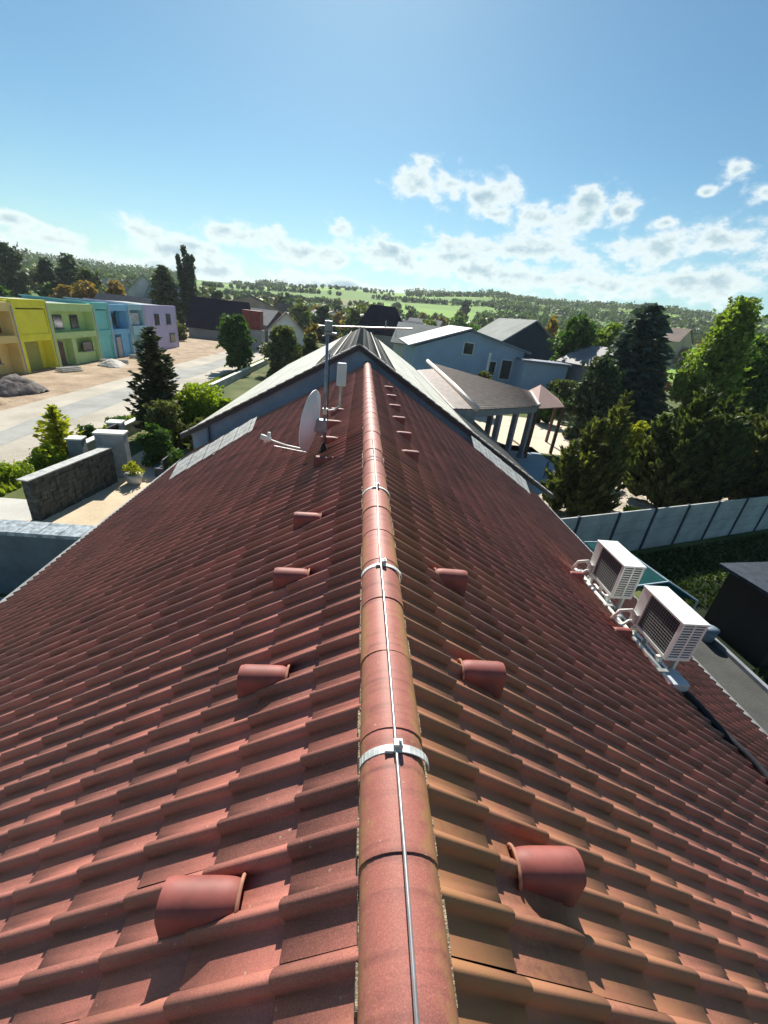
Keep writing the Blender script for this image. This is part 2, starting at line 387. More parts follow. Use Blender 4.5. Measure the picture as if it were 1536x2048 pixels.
for y in (.74, 1.64, 2.56, 5.6, 6.63, 7.75, 8.9, 10.1, 11.4): vent(1, RX + .46, RX + .70, y + .0, house)
vent(1, 3.72, 3.95, 5.5, house); vent(1, 3.68, 3.92, 4.12, house)
# gutters
gut = mat('zinc_gutter', (.50, .52, .52), .45, .12, 3, metal=.4)
for s, xe in ((-1, XL), (1, XR)):
    mb = MB(); n = 8; zc = roofz(xe) - .03
    prof = [(xe + s * .065 - .075 * math.cos(math.pi * j / n), zc - .075 * math.sin(math.pi * j / n)) for j in range(n + 1)]
    prof += [(xe + s * .065 - .068 * math.cos(math.pi * j / n), zc - .068 * math.sin(math.pi * j / n)) for j in reversed(range(n + 1))]
    mb.prism([(p[0], 0, p[1]) for p in prof], (0, -1.5, 0), (0, 13.9, 0)); mb.build('gutter', gut, house)
# pale lit metal guards low on both slopes
guard = mat('pale_guard', (.55, .56, .52), .5, .12, 5, metal=.1)
def guardrail(side, xa, ya, xb, yb, wd=.62):
    mb = MB(); n = 16
    for i in range(n):
        q0 = i / n; q1 = (i + .93) / n; h_ = .05 + .008 * (i % 3)
        for (o0, o1) in ((0, wd * .31), (wd * .34, wd * .64), (wd * .67, wd)):
            P_ = []
            for (q, o_) in ((q0, o0), (q1, o0), (q1, o1), (q0, o1)):
                x = xa + (xb - xa) * q; y = ya + (yb - ya) * q + o_; P_.append((x, y, roofz(x) + h_ + .24 * o_ / wd))
            mb.prism(P_, (0, 0, 0), (0, 0, .03))
    mb.build('slope_panel', guard, house)
    for i in range(5):
        mb = MB(); q = (i + .5) / 5; x = xa + (xb - xa) * q; y = ya + (yb - ya) * q; mb.box(x - .02, x + .02, y, y + wd, roofz(x) + .0, roofz(x) + .052)
        mb.build('panel_bracket', galv, house)
guardrail(-1, -4.55, 9.75, -2.85, 11.35)
mb = MB(); xq = -5.05; mb.prism([(-5.3, 3.35, roofz(-5.3) + .07), (-4.85, 3.35, roofz(-4.85) + .07), (-4.85, 3.95, roofz(-4.85) + .07), (-5.3, 3.95, roofz(-5.3) + .07)], (0, 0, -.05), (0, 0, .02)); mb.build('skylight', mat('skylight_grey', (.34, .40, .39), .4, .1), house, bevel=.01)
guardrail(1, 4.02, 13.15, 5.9, 12.1)
# antenna mast, dish, panel, yagi
MX, MY = -.43, 5.62; mz = roofz(MX)
steel = mat('mast_steel', (.27, .31, .36), .45, .15, 10, metal=.6)
t = empty('antenna_mast', (0, 0, 0), label='thin grey steel mast standing on the left slope of the red roof', cat='antenna mast')
mb = MB(); mb.tube([(MX, MY, mz - .1), (MX - .01, MY, CAMZ - .10)], .019, 12); mb.build('pole', steel, t, smooth=True)
mb = MB(); mb.tube([(MX, MY, mz + .02), (MX, MY, mz + .07), (MX, MY, mz + .16)], .085, 12, r2=.03); mb.build('rubber_boot', mat('rubber', (.03, .02, .02), .8, .1), t, smooth=True)
mb = MB(); mb.tube([(MX + .02, MY - .02, mz + .1), (MX + .035, MY - .03, mz + .6), (MX + .03, MY - .025, CAMZ - .5)], .007, 6)
mb.tube([(MX, MY - .03, mz + .12), (MX - .12, MY - .2, mz - .03), (MX - .25, MY - .25, mz - .10)], .007, 6); mb.build('cable', mat('black_cable', (.02, .02, .02), .6, .1), t)
dish = empty('satellite_dish', (0, 0, 0), label='pale grey satellite dish seen edge on, beside the roof mast', cat='satellite dish')
dishm = mat('dish_grey', (.78, .81, .84), .45, .08, 3)
mb = MB(); dc = Vector((MX - .19, MY - .06, mz + .47)); ax = Vector((-.95, .24, .12)).normalized(); u = Vector((0, 0, 1)) - ax * ax.z; u.normalize(); v_ = ax.cross(u)
n = 36; Kr = 7; a_r, b_r, dep = .36, .42, .075
for side_ in (0, 1):
    i0 = len(mb.v)
    for k in range(Kr + 1):
        rr = k / Kr
        for j in range(n):
            an = 2 * math.pi * j / n
            p = dc + v_ * (a_r * rr * math.cos(an)) + u * (b_r * rr * math.sin(an)) + ax * (dep * (rr * rr) - dep + side_ * .006)
            mb.v.append(tuple(p))
    for k in range(Kr):
        for j in range(n):
            a = i0 + k * n + j; b_ = i0 + k * n + (j + 1) % n; mb.f.append((a, b_, b_ + n, a + n)); mb.m.append(0)
rim = [tuple(dc + v_ * (a_r * math.cos(2 * math.pi * j / n)) + u * (b_r * math.sin(2 * math.pi * j / n))) for j in range(n + 1)]
mb.tube(rim, .007, 6, cap=False); mb.build('reflector', dishm, dish, smooth=True)
mb = MB(); foot = dc - u * (b_r * .98); tip = Vector((-1.22, 5.52, CAMZ - 1.66)); mb.tube([tuple(foot), tuple((foot + tip) / 2 - Vector((0, 0, .02))), tuple(tip)], .013, 8)
mb.tube([tuple(foot - Vector((0, 0, .04))), tuple(tip + Vector((.12, 0, -.10)))], .008, 6); mb.build('feed_arm', galv, dish)
lnb = MB(); lnb.tube([tuple(tip + Vector((-.06, 0, .02))), tuple(tip + Vector((-.02, 0, .01))), tuple(tip + Vector((.07, 0, -.02)))], .038, 12); lnb.tube([tuple(tip), tuple(tip + Vector((0, 0, -.06)))], .022, 8)
lnb.tube([tuple(tip + Vector((.05, .02, .08))), tuple(tip + Vector((.05, .02, -.02)))], .022, 8); lnb.build('feed_horn', mat('lnb_white', (.72, .71, .68), .5, .1), dish, smooth=True)
mb = MB(); mb.box(MX - .16, MX + .035, MY - .06, MY + .05, mz + .33, mz + .50); mb.tube([(MX - .03, MY, mz + .28), (MX - .14, MY - .04, mz + .40)], .03, 8); mb.build('dish_bracket', steel, dish, bevel=.008)
pa = empty('panel_antenna', (0, 0, 0), label='small white flat panel antenna on a bracket right of the mast', cat='antenna')
px, pz = -.235, CAMZ - .74
mb = MB(); mb.box(px - .062, px + .062, MY - .02, MY + .035, pz - .15, pz + .145, rz=.25); mb.build('panel', mat('panel_white', (.60, .66, .68), .5, .05), pa, bevel=.015)
mb = MB(); mb.tube([(MX, MY, pz - .50), (px - .07, MY, pz - .47), (px - .005, MY + .02, pz - .42), (px, MY + .03, pz - .13)], .016, 8); mb.box(MX - .03, MX + .04, MY - .03, MY + .03, pz - .54, pz - .46); mb.build('bracket', galv, pa)
ya = empty('rod_antenna', (0, 0, 0), label='horizontal rod television antenna across the top of the mast', cat='antenna')
mb = MB(); zt = CAMZ - .175; mb.tube([(MX - .12, MY, zt - .012), (.62, MY, zt + .075)], .009, 8); mb.build('boom', galv, ya)
for q in (.0, .18, .34, .5, .66, .82, .96):
    x = MX - .1 + (.62 - MX + .1) * q; z = zt - .012 + .087 * q
    mb = MB(); mb.tube([(x, MY - .14, z), (x, MY + .14, z)], .004, 6); mb.build('element', galv, ya)
mb = MB(); mb.tube([(x_:= .28, MY, zt + .03), (x_, MY, zt + .13)], .006, 6); mb.build('element', galv, ya)
mb = MB(); mb.tube([(.42, MY, zt + .04), (.42, MY, zt - .05)], .006, 6); mb.build('element', galv, ya)
mb = MB(); mb.box(MX - .045, MX + .05, MY - .05, MY + .04, zt - .06, zt + .06); mb.box(MX - .05, MX + .11, MY - .03, MY + .03, zt - .10, zt - .07); mb.build('junction_box', steel, ya, bevel=.006)

# air conditioning units ---------------------------------------------------
white = mat('ac_white', (.76, .80, .75), .45, .04, 3)
finm = mat('ac_fins', (.035, .045, .05), .5, .2, 60, metal=.3)
pipe_w = mat('pipe_wrap', (.70, .69, .64), .7, .15, 15)
def ac(x0, y0, y1, label):
    z0, z1 = CAMZ - 3.60, CAMZ - 2.99; x1 = x0 + .34
    t = empty('air_conditioner', (0, 0, 0), label=label, cat='air conditioner', group='air conditioning outdoor units')
    b = MB(); e = .028
    b.box(x0 - .008, x1 + .008, y0 - .008, y1 + .008, z1 - .03, z1)            # lid
    b.box(x0, x1, y0, y1, z0, z0 + .05)                                          # base pan
    for (xa, xb, ya_, yb) in ((x0, x0 + e, y0, y0 + .05), (x0, x0 + e, y1 - .16, y1), (x1 - e, x1, y0, y0 + e)): b.box(xa, xb, ya_, yb, z0 + .05, z1 - .03)
    b.box(x1 - e, x1, y0 + e, y1, z0 + .05, z1 - .03); b.box(x0 + e, x1 - e, y1 - e, y1, z0 + .05, z1 - .03)
    b.build('casing', white, t, bevel=.004)
    f = MB(); f.box(x0 + .02, x0 + .05, y0 + .05, y1 - .16, z0 + .05, z1 - .03); f.box(x0 + e, x1 - e, y0 + .02, y0 + .05, z0 + .05, z1 - .03); f.build('coil', finm, t)
    g = MB(); zz = z0 + .08
    while zz < z1 - .05:
        g.tube([(x0 + .006, y0 + .05, zz), (x0 + .006, y1 - .16, zz)], .0026, 5); zz += .042
    yy = y0 + .09
    while yy < y1 - .17: g.tube([(x0 + .012, yy, z0 + .05), (x0 + .012, yy, z1 - .03)], .0024, 5); yy += .042
    g.build('coil_guard', mat('guard_wire', (.24, .26, .26), .5, .1), t)
    g = MB(); zz = z0 + .075
    while zz < z1 - .05: g.box(x0 + e, x1 - e, y0 + .002, y0 + .020, zz, zz + .016); zz += .042
    g.box((x0 + x1) / 2 - .010, (x0 + x1) / 2 + .010, y0 - .002, y0 + .012, z0 + .05, z1 - .03); g.build('side_louvre', white, t)
    k = MB(); fy, fz = (y0 + y1) / 2 - .05, (z0 + z1) / 2
    for rr in (.06, .11, .16, .21, .25): k.tube([(x1 + .012, fy + rr * math.cos(a), fz + rr * math.sin(a)) for a in np.linspace(0, 2 * math.pi, 25)], .003, 4, cap=False)
    k.build('fan_guard', white, t)
    for (fx, fyy) in ((x0 + .05, y0 + .12), (x0 + .05, y1 - .12), (x1 - .05, y0 + .12), (x1 - .05, y1 - .12)):
        q = MB(); q.box(fx - .022, fx + .022, fyy - .03, fyy + .03, roofz(fx) + .03, z0 - .0005); q.build('leg', white, t, bevel=.003)
    q = MB(); q.box(x0 - .02, x0 + .03, y0 - .12, y1 + .12, roofz(x0) + .04, roofz(x0) + .075); q.box(x1 - .05, x1, y0 - .1, y1 + .1, roofz(x1) + .04, roofz(x1) + .075)
    for yq in (y0 + .07, y1 - .17): q.box(x0 - .05, x1 + .06, yq, yq + .035, z0 - .04, z0 - .002)
    q.build('support_frame', white, t)
    p = MB()
    for o_ in (0, .045):
        p.tube([(x0 + .01, y1 - .05 - o_, z0 + .12), (x0 - .10, y1 - .04 - o_, z0 + .20 + o_), (x0 - .21 - o_ * .5, y1 - .0 - o_, z0 + .15 + o_), (x0 - .24 - o_ * .5, y1 + .02, z0 + .0), (x0 - .20, y1 - .05, roofz(x0 - .20) + .06), (x0 - .08, y1 - .22, roofz(x0 - .08) + .05)], .021, 8)
    p.tube([(x0 + .01, y1 - .09, z0 + .05), (x0 - .07, y1 - .08, z0 + .05), (x0 - .16, y1 - .1, z0 - .02), (x0 - .20, y1 - .05, roofz(x0 - .2) + .05)], .018, 8)
    p.build('refrigerant_pipe', pipe_w, t, smooth=True)
    v = MB(); v.box(x0 - .035, x0 + .0, y1 - .14, y1 - .02, z0 + .03, z0 + .19); v.build('valve_cover', mat('valve_grey', (.5, .5, .5), .5, .1), t, bevel=.006)
    return t
ac(4.18, 3.72, 4.50, 'nearer of two white air conditioner units, at the black pipe end, on red roof')
ac(4.19, 5.00, 5.78, 'farther of two white air conditioner units, nearer the teal awning, on red roof')
# white tray and rail joining the two units, black pipe run
t = empty('cable_tray', (0, 0, 0), label='white pipe tray lying on the roof along the two air conditioners', cat='pipe tray')
mb = MB(); mb.tube([(4.10, 5.95, roofz(4.1) + .06), (4.12, 5.0, roofz(4.12) + .07), (4.12, 3.45, roofz(4.12) + .06)], .026, 8); mb.build('rail', white, t, smooth=True)
mb = MB(); mb.box(4.14, 4.36, 3.42, 3.68, roofz(4.25) + .03, roofz(4.25) + .15); mb.build('junction_cover', mat('cover_grey', (.45, .50, .53), .5, .1), t, bevel=.012)
for yq in (3.6, 4.65, 4.9, 5.85):
    mb = MB(); mb.box(4.05, 4.20, yq, yq + .05, roofz(4.1) - .0, roofz(4.1) + .09); mb.build('bracket', galv, t)
mb = MB(); pp = []
for i in range(24):
    q = i / 23; y = 3.5 - 3.0 * q; x = 4.30 + .42 * min(1, q * 3.2) ** .7 + .10 * q; pp.append((x, y, roofz(x) + .065 + .012 * math.sin(i * 1.3)))
mb.tube(pp, .042, 10); bp_ = mb.build('insulated_pipe', mat('black_insulation', (.018, .02, .024), .75, .2, 20), None, smooth=True)
tag(bp_, 'black insulated pipe running along the right roof slope from the air conditioner', 'pipe')

# ================================================================== NEIGHBOUR HOUSE (gable against our roof)
N2X, N2Z = -.07, CAMZ - .93; T2 = R(30.6); t2 = math.tan(T2)
def r2z(x): return N2Z - abs(x - N2X) * t2
blue = mat('blue_grey_render', (.235, .31, .415), .9, .12, 1.5, .25, 60)
grey_tile = tilemat('grey_tile', (.29, .245, .205), (.17, .145, .125), (.20, .17, .14), 2.0, .6, .4)
h2 = empty('gabled_house', (0, 0, 0), label='house with blue grey gable and pale grey tiled roof directly behind the red roof', cat='house')
xl2, xr2 = -5.95, 7.7
tile_sheet('roof_slope', grey_tile, -1, N2X, N2Z, T2, 0, (N2X - xl2) / math.cos(T2), 14.0, 36, 0, h2, E=.40, P=.20, rollw=.09, rollh=.010, step=.006, jit=.3, lichen=lambda s, y: .75 if s < .8 else .1)
tile_sheet('roof_slope', grey_tile, 1, N2X, N2Z, T2, 0, (xr2 - N2X) / math.cos(T2), 14.0, 36, 0, h2, E=.40, P=.20, rollw=.09, rollh=.010, step=.006, jit=.3, lichen=lambda s, y: .75 if s < .8 else .1)
mb = MB(); mb.prism([(-5.6, 0, 0), (-5.6, 0, r2z(-5.6) - .12), (N2X, 0, N2Z - .12), (6.9, 0, r2z(6.9) - .12), (6.9, 0, 0)], (0, 14.12, 0), (0, 35.8, 0)); mb.build('wall', blue, h2)
verge = mat('dark_verge', (.022, .024, .030), .55, .1)
vlight = mat('verge_cap', (.46, .45, .42), .6, .2, 6)
for s, xe in ((-1, xl2), (1, xr2)):
    nrm = (s * math.sin(T2), math.cos(T2))
    mb = MB(); P_ = [(N2X, 0, N2Z - .10), (xe, 0, r2z(xe) - .10), (xe, 0, r2z(xe) + .045), (N2X, 0, N2Z + .045)]
    mb.prism(P_, (0, 13.96, 0), (0, 14.07, 0)); mb.build('verge_board', verge, h2)
    mb = MB(); ln = math.hypot(xe - N2X, r2z(xe) - N2Z); k = int(ln / .34)
    for i in range(k):
        a = i / k; b_ = (i + .96) / k; xa = N2X + (xe - N2X) * a; xb = N2X + (xe - N2X) * b_
        mb.prism([(xa, 0, r2z(xa) + .05), (xb, 0, r2z(xb) + .075), (xb, 0, r2z(xb) + .105), (xa, 0, r2z(xa) + .085)], (0, 13.93, 0), (0, 14.16, 0))
    mb.build('verge_tile', vlight, h2)
mb = MB()
for i in range(60):
    y = 14 + i * .36; mb.tube([(N2X, y, N2Z + .02), (N2X, y + .38, N2Z + .01)], .115, 10, r2=.10)
mb.build('ridge_cap', grey_tile, h2, smooth=True)
for i, xx in enumerate((-.9, .65)):
    mb = MB(); mb.tube([(xx, 14.2, r2z(xx) + .09), (xx, 35.9, r2z(xx) + .09)], .035, 6); mb.build('roof_batten', verge, h2)
mb = MB(); mb.prism([(-5.05, 0, r2z(-5.05) - .72), (-5.0, 0, r2z(-5.0) - .72), (-5.0, 0, r2z(-5.0) - .12), (-5.05, 0, r2z(-5.05) - .12)], (0, 14.0, 0), (0, 14.12, 0)); mb.build('downpipe', mat('pipe_blue', (.1, .14, .2), .6, .1), h2)

glarep = mat('roof_glare', (.66, .66, .56), .42, .10, 1.2, .12, 6, col2=(.46, .45, .38))  # cream colour paints the sun glare over the brown-grey tiles
def glare_strip(side, xa, xb, ya_, yb):
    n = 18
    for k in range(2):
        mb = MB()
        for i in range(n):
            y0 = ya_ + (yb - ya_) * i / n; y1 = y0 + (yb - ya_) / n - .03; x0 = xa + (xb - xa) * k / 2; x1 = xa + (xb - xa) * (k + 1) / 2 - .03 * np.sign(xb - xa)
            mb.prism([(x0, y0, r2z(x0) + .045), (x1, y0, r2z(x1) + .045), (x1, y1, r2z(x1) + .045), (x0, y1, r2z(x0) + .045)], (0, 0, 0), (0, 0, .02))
        mb.build('roof_glare_panel', glarep, h2)
glare_strip(-1, -1.55, -5.75, 14.25, 34.5); glare_strip(1, 1.25, 4.4, 14.25, 35)
# wing roof with terrace at the right of it
brown_tile = tilemat('brown_tile', (.165, .130, .108), (.075, .062, .055), (.14, .12, .1), 1.0, .75, .25)
def slab(name, m, pts, th, parent, **k):
    mb = MB(); mb.prism(pts, (0, 0, 0), (0, 0, -th)); return mb.build(name, m, parent, **k)
def tiled_patch(name, m, A, B, D, G, nu, nv, parent, rh=.035):
    """warped tiled surface: A-B near edge (eave), D behind A, G behind B; rolls run from D/G side down across"""
    A, B, D, G = [np.array(p, float) for p in (A, B, D, G)]
    nrm = np.cross(B - A, D - A); nrm /= np.linalg.norm(nrm); nrm *= np.sign(nrm[2])
    ps = 6; V = []; F = []; rn = []
    U = nu * ps
    rollp = [0, 0, .4, 1, 1, .4]
    for j in range(nv):
        for e_ in (0, 1):
            q = (j + e_) / nv
            for i in range(U + 1):
                p = i / U; P_ = A * (1 - p) * (1 - q) + D * p * (1 - q) + B * (1 - p) * q + G * p * q
                V.append(P_ + nrm * (rollp[i % ps] * rh + e_ * .03))
    for j in range(nv):
        for i in range(U):
            a = (2 * j) * (U + 1) + i; F.append((a, a + 1, a + U + 2, a + U + 1)); rn.append(((i // (2 * ps)) * 7919 + j * 104729) % 97 / 97)
        if j < nv - 1:
            for i in range(U):
                a = (2 * j + 1) * (U + 1) + i; F.append((a, a + 1, a + U + 2, a + U + 1)); rn.append(0)
    return npmesh(name, V, F, m, parent, {'rnd': rn, 'lichen': [0] * len(F)}, smooth=True)
wing = empty('terrace_roof', (0, 0, 0), label='low brown tiled terrace roof on posts right of the blue grey gable', cat='terrace roof')
A_, B_, F_, G_ = (5.9, 20.3, 3.9), (11.2, 25.1, 3.6), (6.4, 41, 4.15), (12.6, 30.4, 3.75)
tiled_patch('roof_slope', brown_tile, A_, B_, F_, G_, 30, 14, wing, rh=.045)
slab('fascia', mat('grey_fascia', (.23, .24, .25), .7, .1), [(5.95, 20.4, 3.86), (11.15, 25.15, 3.56), (12.5, 30.3, 3.7), (6.45, 40.9, 4.1)], .34, wing)
mb = MB(); mb.tube([(5.9, 20.25, 3.98), (6.1, 27, 4.10), (6.35, 41, 4.25)], .16, 8); mb.build('ridge_cap', mat('pale_ridge', (.62, .55, .50), .45, .1, 5), wing, smooth=True)
tiled_patch('side_slope', tilemat('pale_tile', (.36, .30, .26), (.20, .17, .15), (.2, .18, .15), 1.0, .6, .4), (4.75, 20.3, r2z(4.75) + .03), (5.95, 20.3, 3.93), (4.75, 35.8, r2z(4.75) + .03), (6.3, 35.8, 4.12), 40, 5, wing, rh=.004)
mb = MB(); mb.prism([(4.78, 0, r2z(4.78)), (5.93, 0, 3.88), (5.93, 0, r2z(5.93) - .05), (4.78, 0, r2z(4.78) - .05)], (0, 20.34, 0), (0, 20.5, 0)); mb.build('side_fascia', MATS['grey_fascia'], wing)
mb = MB(); mb.tube([(11.2, 25.1, 3.68), (12.6, 30.4, 3.83)], .09, 8); mb.build('verge_cap', vlight, wing)
for (x, y) in ((7.9, 22.4), (9.4, 23.9), (10.9, 25.3), (8.6, 26.0)):
    mb = MB(); mb.box(x - .14, x + .14, y - .14, y + .14, .3, 3.35, rz=.7); mb.box(x - .2, x + .2, y - .2, y + .2, .2, .45, rz=.7); mb.build('post', mat('post_grey', (.26, .27, .30), .7, .1), wing, bevel=.01)
pink = tilemat('pink_tile', (.42, .27, .22), (.27, .16, .13), (.3, .2, .16), .6, .5, .4)
w2 = empty('garden_pavilion', (0, 0, 0), label='small pinkish hipped pavilion roof at the end of the brown terrace roof', cat='pavilion')
mb = MB(); P4 = [(11.5, 25.9, 3.35), (14.1, 27.6, 3.35), (15.2, 31.0, 3.35), (12.2, 31.2, 3.35)]; ap = (12.75, 29.2, 4.45)
for i in range(4): mb.quad(P4[i], P4[(i + 1) % 4], ap)
ro = mb.build('roof', mat('pink_roof', (.40, .26, .22), .6, .15, 12, .4, 30), w2); md = ro.modifiers.new('s', 'SOLIDIFY'); md.thickness = .06
for p in P4:
    mb = MB(); mb.box(p[0] * .97 + ap[0] * .03 - .09, p[0] * .97 + ap[0] * .03 + .09, p[1] * .97 + ap[1] * .03 - .09, p[1] * .97 + ap[1] * .03 + .09, 0, 3.3); mb.build('post', mat('brown_wood', (.12, .06, .04), .7, .2, 10), w2)

# ================================================================== GROUND
def groundmat(name, stops, scale, bump=.3, scale2=30, rough=.95, vor=None):
    m = bpy.data.materials.new(name); m.use_nodes = True; t = m.node_tree; b = t.nodes['Principled BSDF']; b.inputs['Roughness'].default_value = rough; b.inputs['Specular IOR Level'].default_value = .2
    c = N(t, 'ShaderNodeTexCoord')
    def nz(s, d=8):
        no = N(t, 'ShaderNodeTexNoise'); t.links.new(c.outputs['Object'], no.inputs['Vector']); no.inputs['Scale'].default_value = s; no.inputs['Detail'].default_value = d; no.inputs['Roughness'].default_value = .65; return no.outputs['Fac']
    a = nz(scale); b2 = nz(scale2, 5)
    f = Mth(t, 'ADD', Mth(t, 'MULTIPLY', a, .65), Mth(t, 'MULTIPLY', b2, .35))
    col = ramp(t, f, stops)
    if vor:
        v = N(t, 'ShaderNodeTexVoronoi'); t.links.new(c.outputs['Object'], v.inputs['Vector']); v.inputs['Scale'].default_value = vor[0]
        sx = N(t, 'ShaderNodeSeparateColor'); t.links.new(v.outputs['Color'], sx.inputs[0])
        col = mixc(t, vor[1], col, ramp(t, sx.outputs[0], vor[2], 'CONSTANT'))
    t.links.new(col, b.inputs['Base Color'])
    bp = N(t, 'ShaderNodeBump'); bp.inputs['Strength'].default_value = bump; bp.inputs['Distance'].default_value = .05; t.links.new(b2, bp.inputs['Height']); t.links.new(bp.outputs[0], b.inputs['Normal'])
    return m
grassm = groundmat('garden_ground', [(.35, (.035, .050, .016)), (.5, (.075, .105, .028)), (.62, (.15, .15, .06))], .35)
# terrain sheet
def terr(x, y):
    r = np.hypot(x, y); a = np.degrees(np.arctan2(x, y))
    top = np.interp(a, [-90, -40, -30, -19, -10, -2, 8, 16, 35, 60, 90], [22, 26, 25, 28, 36, 42, 46, 52, 54, 45, 22])
    q = np.clip((r - 130) / 620, 0, 1); s = q * q * (3 - 2 * q) * .55 + q * .45
    h = top * s * (1 + .05 * np.sin(a * .35) * np.sin(r * .008)) + q * 2.0 * np.sin(x * .012) * np.cos(y * .010)
    h = np.where(y > 0, h, h * np.clip(1 + y / 200, 0, 1))
    return h
rs = np.concatenate([np.linspace(0, 120, 13), np.linspace(135, 760, 60), np.linspace(800, 2600, 16)])
an = np.radians(np.linspace(-180, 180, 241))
Rg, Ag = np.meshgrid(rs, an, indexing='ij'); XX = Rg * np.sin(Ag); YY = Rg * np.cos(Ag); ZZ = terr(XX, YY)
Vv = np.stack([XX.ravel(), YY.ravel(), ZZ.ravel()], 1); nA = len(an)
ii, jj = np.meshgrid(np.arange(len(rs) - 1), np.arange(nA - 1), indexing='ij'); a = (ii * nA + jj).ravel()
Fv = np.stack([a, a + 1, a + nA + 1, a + nA], 1)[:, ::-1]
near = (Rg[:-1, :-1].ravel() < 125)
g = npmesh('ground', Vv, Fv[near], grassm); tag(g, kind='structure')
hillm = groundmat('hill_fields', [(.35, (.06, .10, .03)), (.5, (.12, .19, .05)), (.65, (.20, .25, .08))], .006, .2, .05, vor=(.0075, .7, [(0, (.10, .22, .03)), (.25, (.20, .38, .045)), (.42, (.07, .13, .035)), (.6, (.15, .30, .04)), (.75, (.19, .19, .07)), (.88, (.27, .45, .05))]))
g = npmesh('hills', Vv, Fv[~near], hillm, smooth=True); tag(g, kind='structure')
def sheet(name, m, x0, x1, y0, y1, z, rz=0, kind='structure', poly=None, ny=1):
    mb = MB()
    if poly: mb.quad(*[(p[0], p[1], z) for p in poly])
    else: mb.quad((x0, y0, z), (x1, y0, z), (x1, y1, z), (x0, y1, z))
    o = mb.build(name, m); return tag(o, kind=kind)
dirtm = groundmat('dirt', [(.32, (.16, .115, .075)), (.5, (.34, .26, .18)), (.66, (.48, .40, .30))], .5, .8, 6)
roadm = groundmat('road_surface', [(.34, (.27, .25, .205)), (.5, (.42, .39, .33)), (.64, (.50, .47, .40))], .22, .15, 14)
asph = groundmat('old_asphalt', [(.36, (.23, .24, .23)), (.6, (.36, .365, .34))], .35, .2, 20)
pavem = groundmat('pale_paving', [(.3, (.36, .36, .33)), (.6, (.50, .50, .46))], .5, .2, 12)
sheet('dirt_lot', dirtm, -70, -20.5, 5, 118, .004)
sheet('road', roadm, -21.6, -14.7, -30, 118, .010)
mb = MB()
for i in range(60):   # darker carriageway with a wandering edge
    y0 = -30 + i * 2.4; e = lambda y: .5 * math.sin(y * .11) + .25 * math.sin(y * .37)
    mb.quad((-19.3 + e(y0), y0, .016), (-17.0 + e(y0 + 9) * .6, y0, .016), (-17.0 + e(y0 + 11.4) * .6, y0 + 2.4, .016), (-19.3 + e(y0 + 2.4), y0 + 2.4, .016))
tag(mb.build('asphalt_lane', asph), kind='structure')
sheet('grass_verge', groundmat('verge_grass', [(.35, (.09, .14, .02)), (.5, (.20, .26, .03)), (.65, (.34, .34, .08))], .9, .6, 14), -14.7, -13.1, -10, 100, .012)
sheet('driveway', groundmat('driveway_stone', [(.3, (.42, .34, .23)), (.6, (.60, .50, .36))], .6, .3, 18), -11.0, -5, 9.8, 22, .012)
sheet('street_pavement', pavem, -14.6, -11.0, 9.7, 14.6, .018)
sheet('yard_paving', pavem, -13, -5, -4, 9.0, .012)
sheet('side_path', groundmat('block_paving', [(.3, (.050, .052, .050)), (.6, (.085, .087, .082))], 1.2, .4, 24), 7.4, 10.9, -6, 9.6, .012)
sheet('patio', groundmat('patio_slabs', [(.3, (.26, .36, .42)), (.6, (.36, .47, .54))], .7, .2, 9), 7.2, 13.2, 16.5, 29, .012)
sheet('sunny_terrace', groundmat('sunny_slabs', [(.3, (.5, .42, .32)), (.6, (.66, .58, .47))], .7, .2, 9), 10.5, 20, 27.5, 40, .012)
sheet('gravel_bed', groundmat('gravel', [(.38, (.12, .10, .07)), (.5, (.42, .37, .30)), (.6, (.62, .56, .47))], 2.2, .8, 9), 9.5, 24, 15.0, 17.6, .02, poly=[(9.5, 13.9), (27, 19.8), (25, 27), (8.8, 19)])
sheet('lawn', groundmat('shade_lawn', [(.35, (.006, .013, .005)), (.65, (.017, .028, .010))], 1.3, .6, 20), 10.9, 30, -6, 12, .008)  # tree shade over the lawn is put into this very dark green

# ================================================================== FENCE (concrete panels) on the right
conc = mat('concrete_panel', (.46, .465, .445), .9, .12, 1.3, .4, 18)
concd = mat('concrete_post', (.05, .065, .085), .9, .2, 3)
fdir = Vector((.943, .334, 0)).normalized(); f0 = Vector((8.2, 12.72, 0)); fa = math.atan2(fdir.y, fdir.x)
fence = empty('concrete_fence', (0, 0, 0), label='grey concrete panel fence between dark posts under the large dark trees', cat='fence')
PW = 2.06
for k in range(-1, 9):
    c0 = f0 + fdir * (k * PW); hgt = 1.90 + .05 * random.random()
    mb = MB()
    for q in range(4):
        z0_ = q * .475; mb.box(c0.x, c0.x + PW - .02, c0.y - .03 - random.uniform(0, .005), c0.y + .03, z0_ + .008, z0_ + .47, rz=fa, c=(c0.x, c0.y))
    mb.build('panel', conc, fence, bevel=.008)
    mb = MB(); mb.box(c0.x - .055, c0.x + .045, c0.y - .075, c0.y + .06, 0, 1.92, rz=fa, c=(c0.x, c0.y)); mb.build('post', concd, fence)

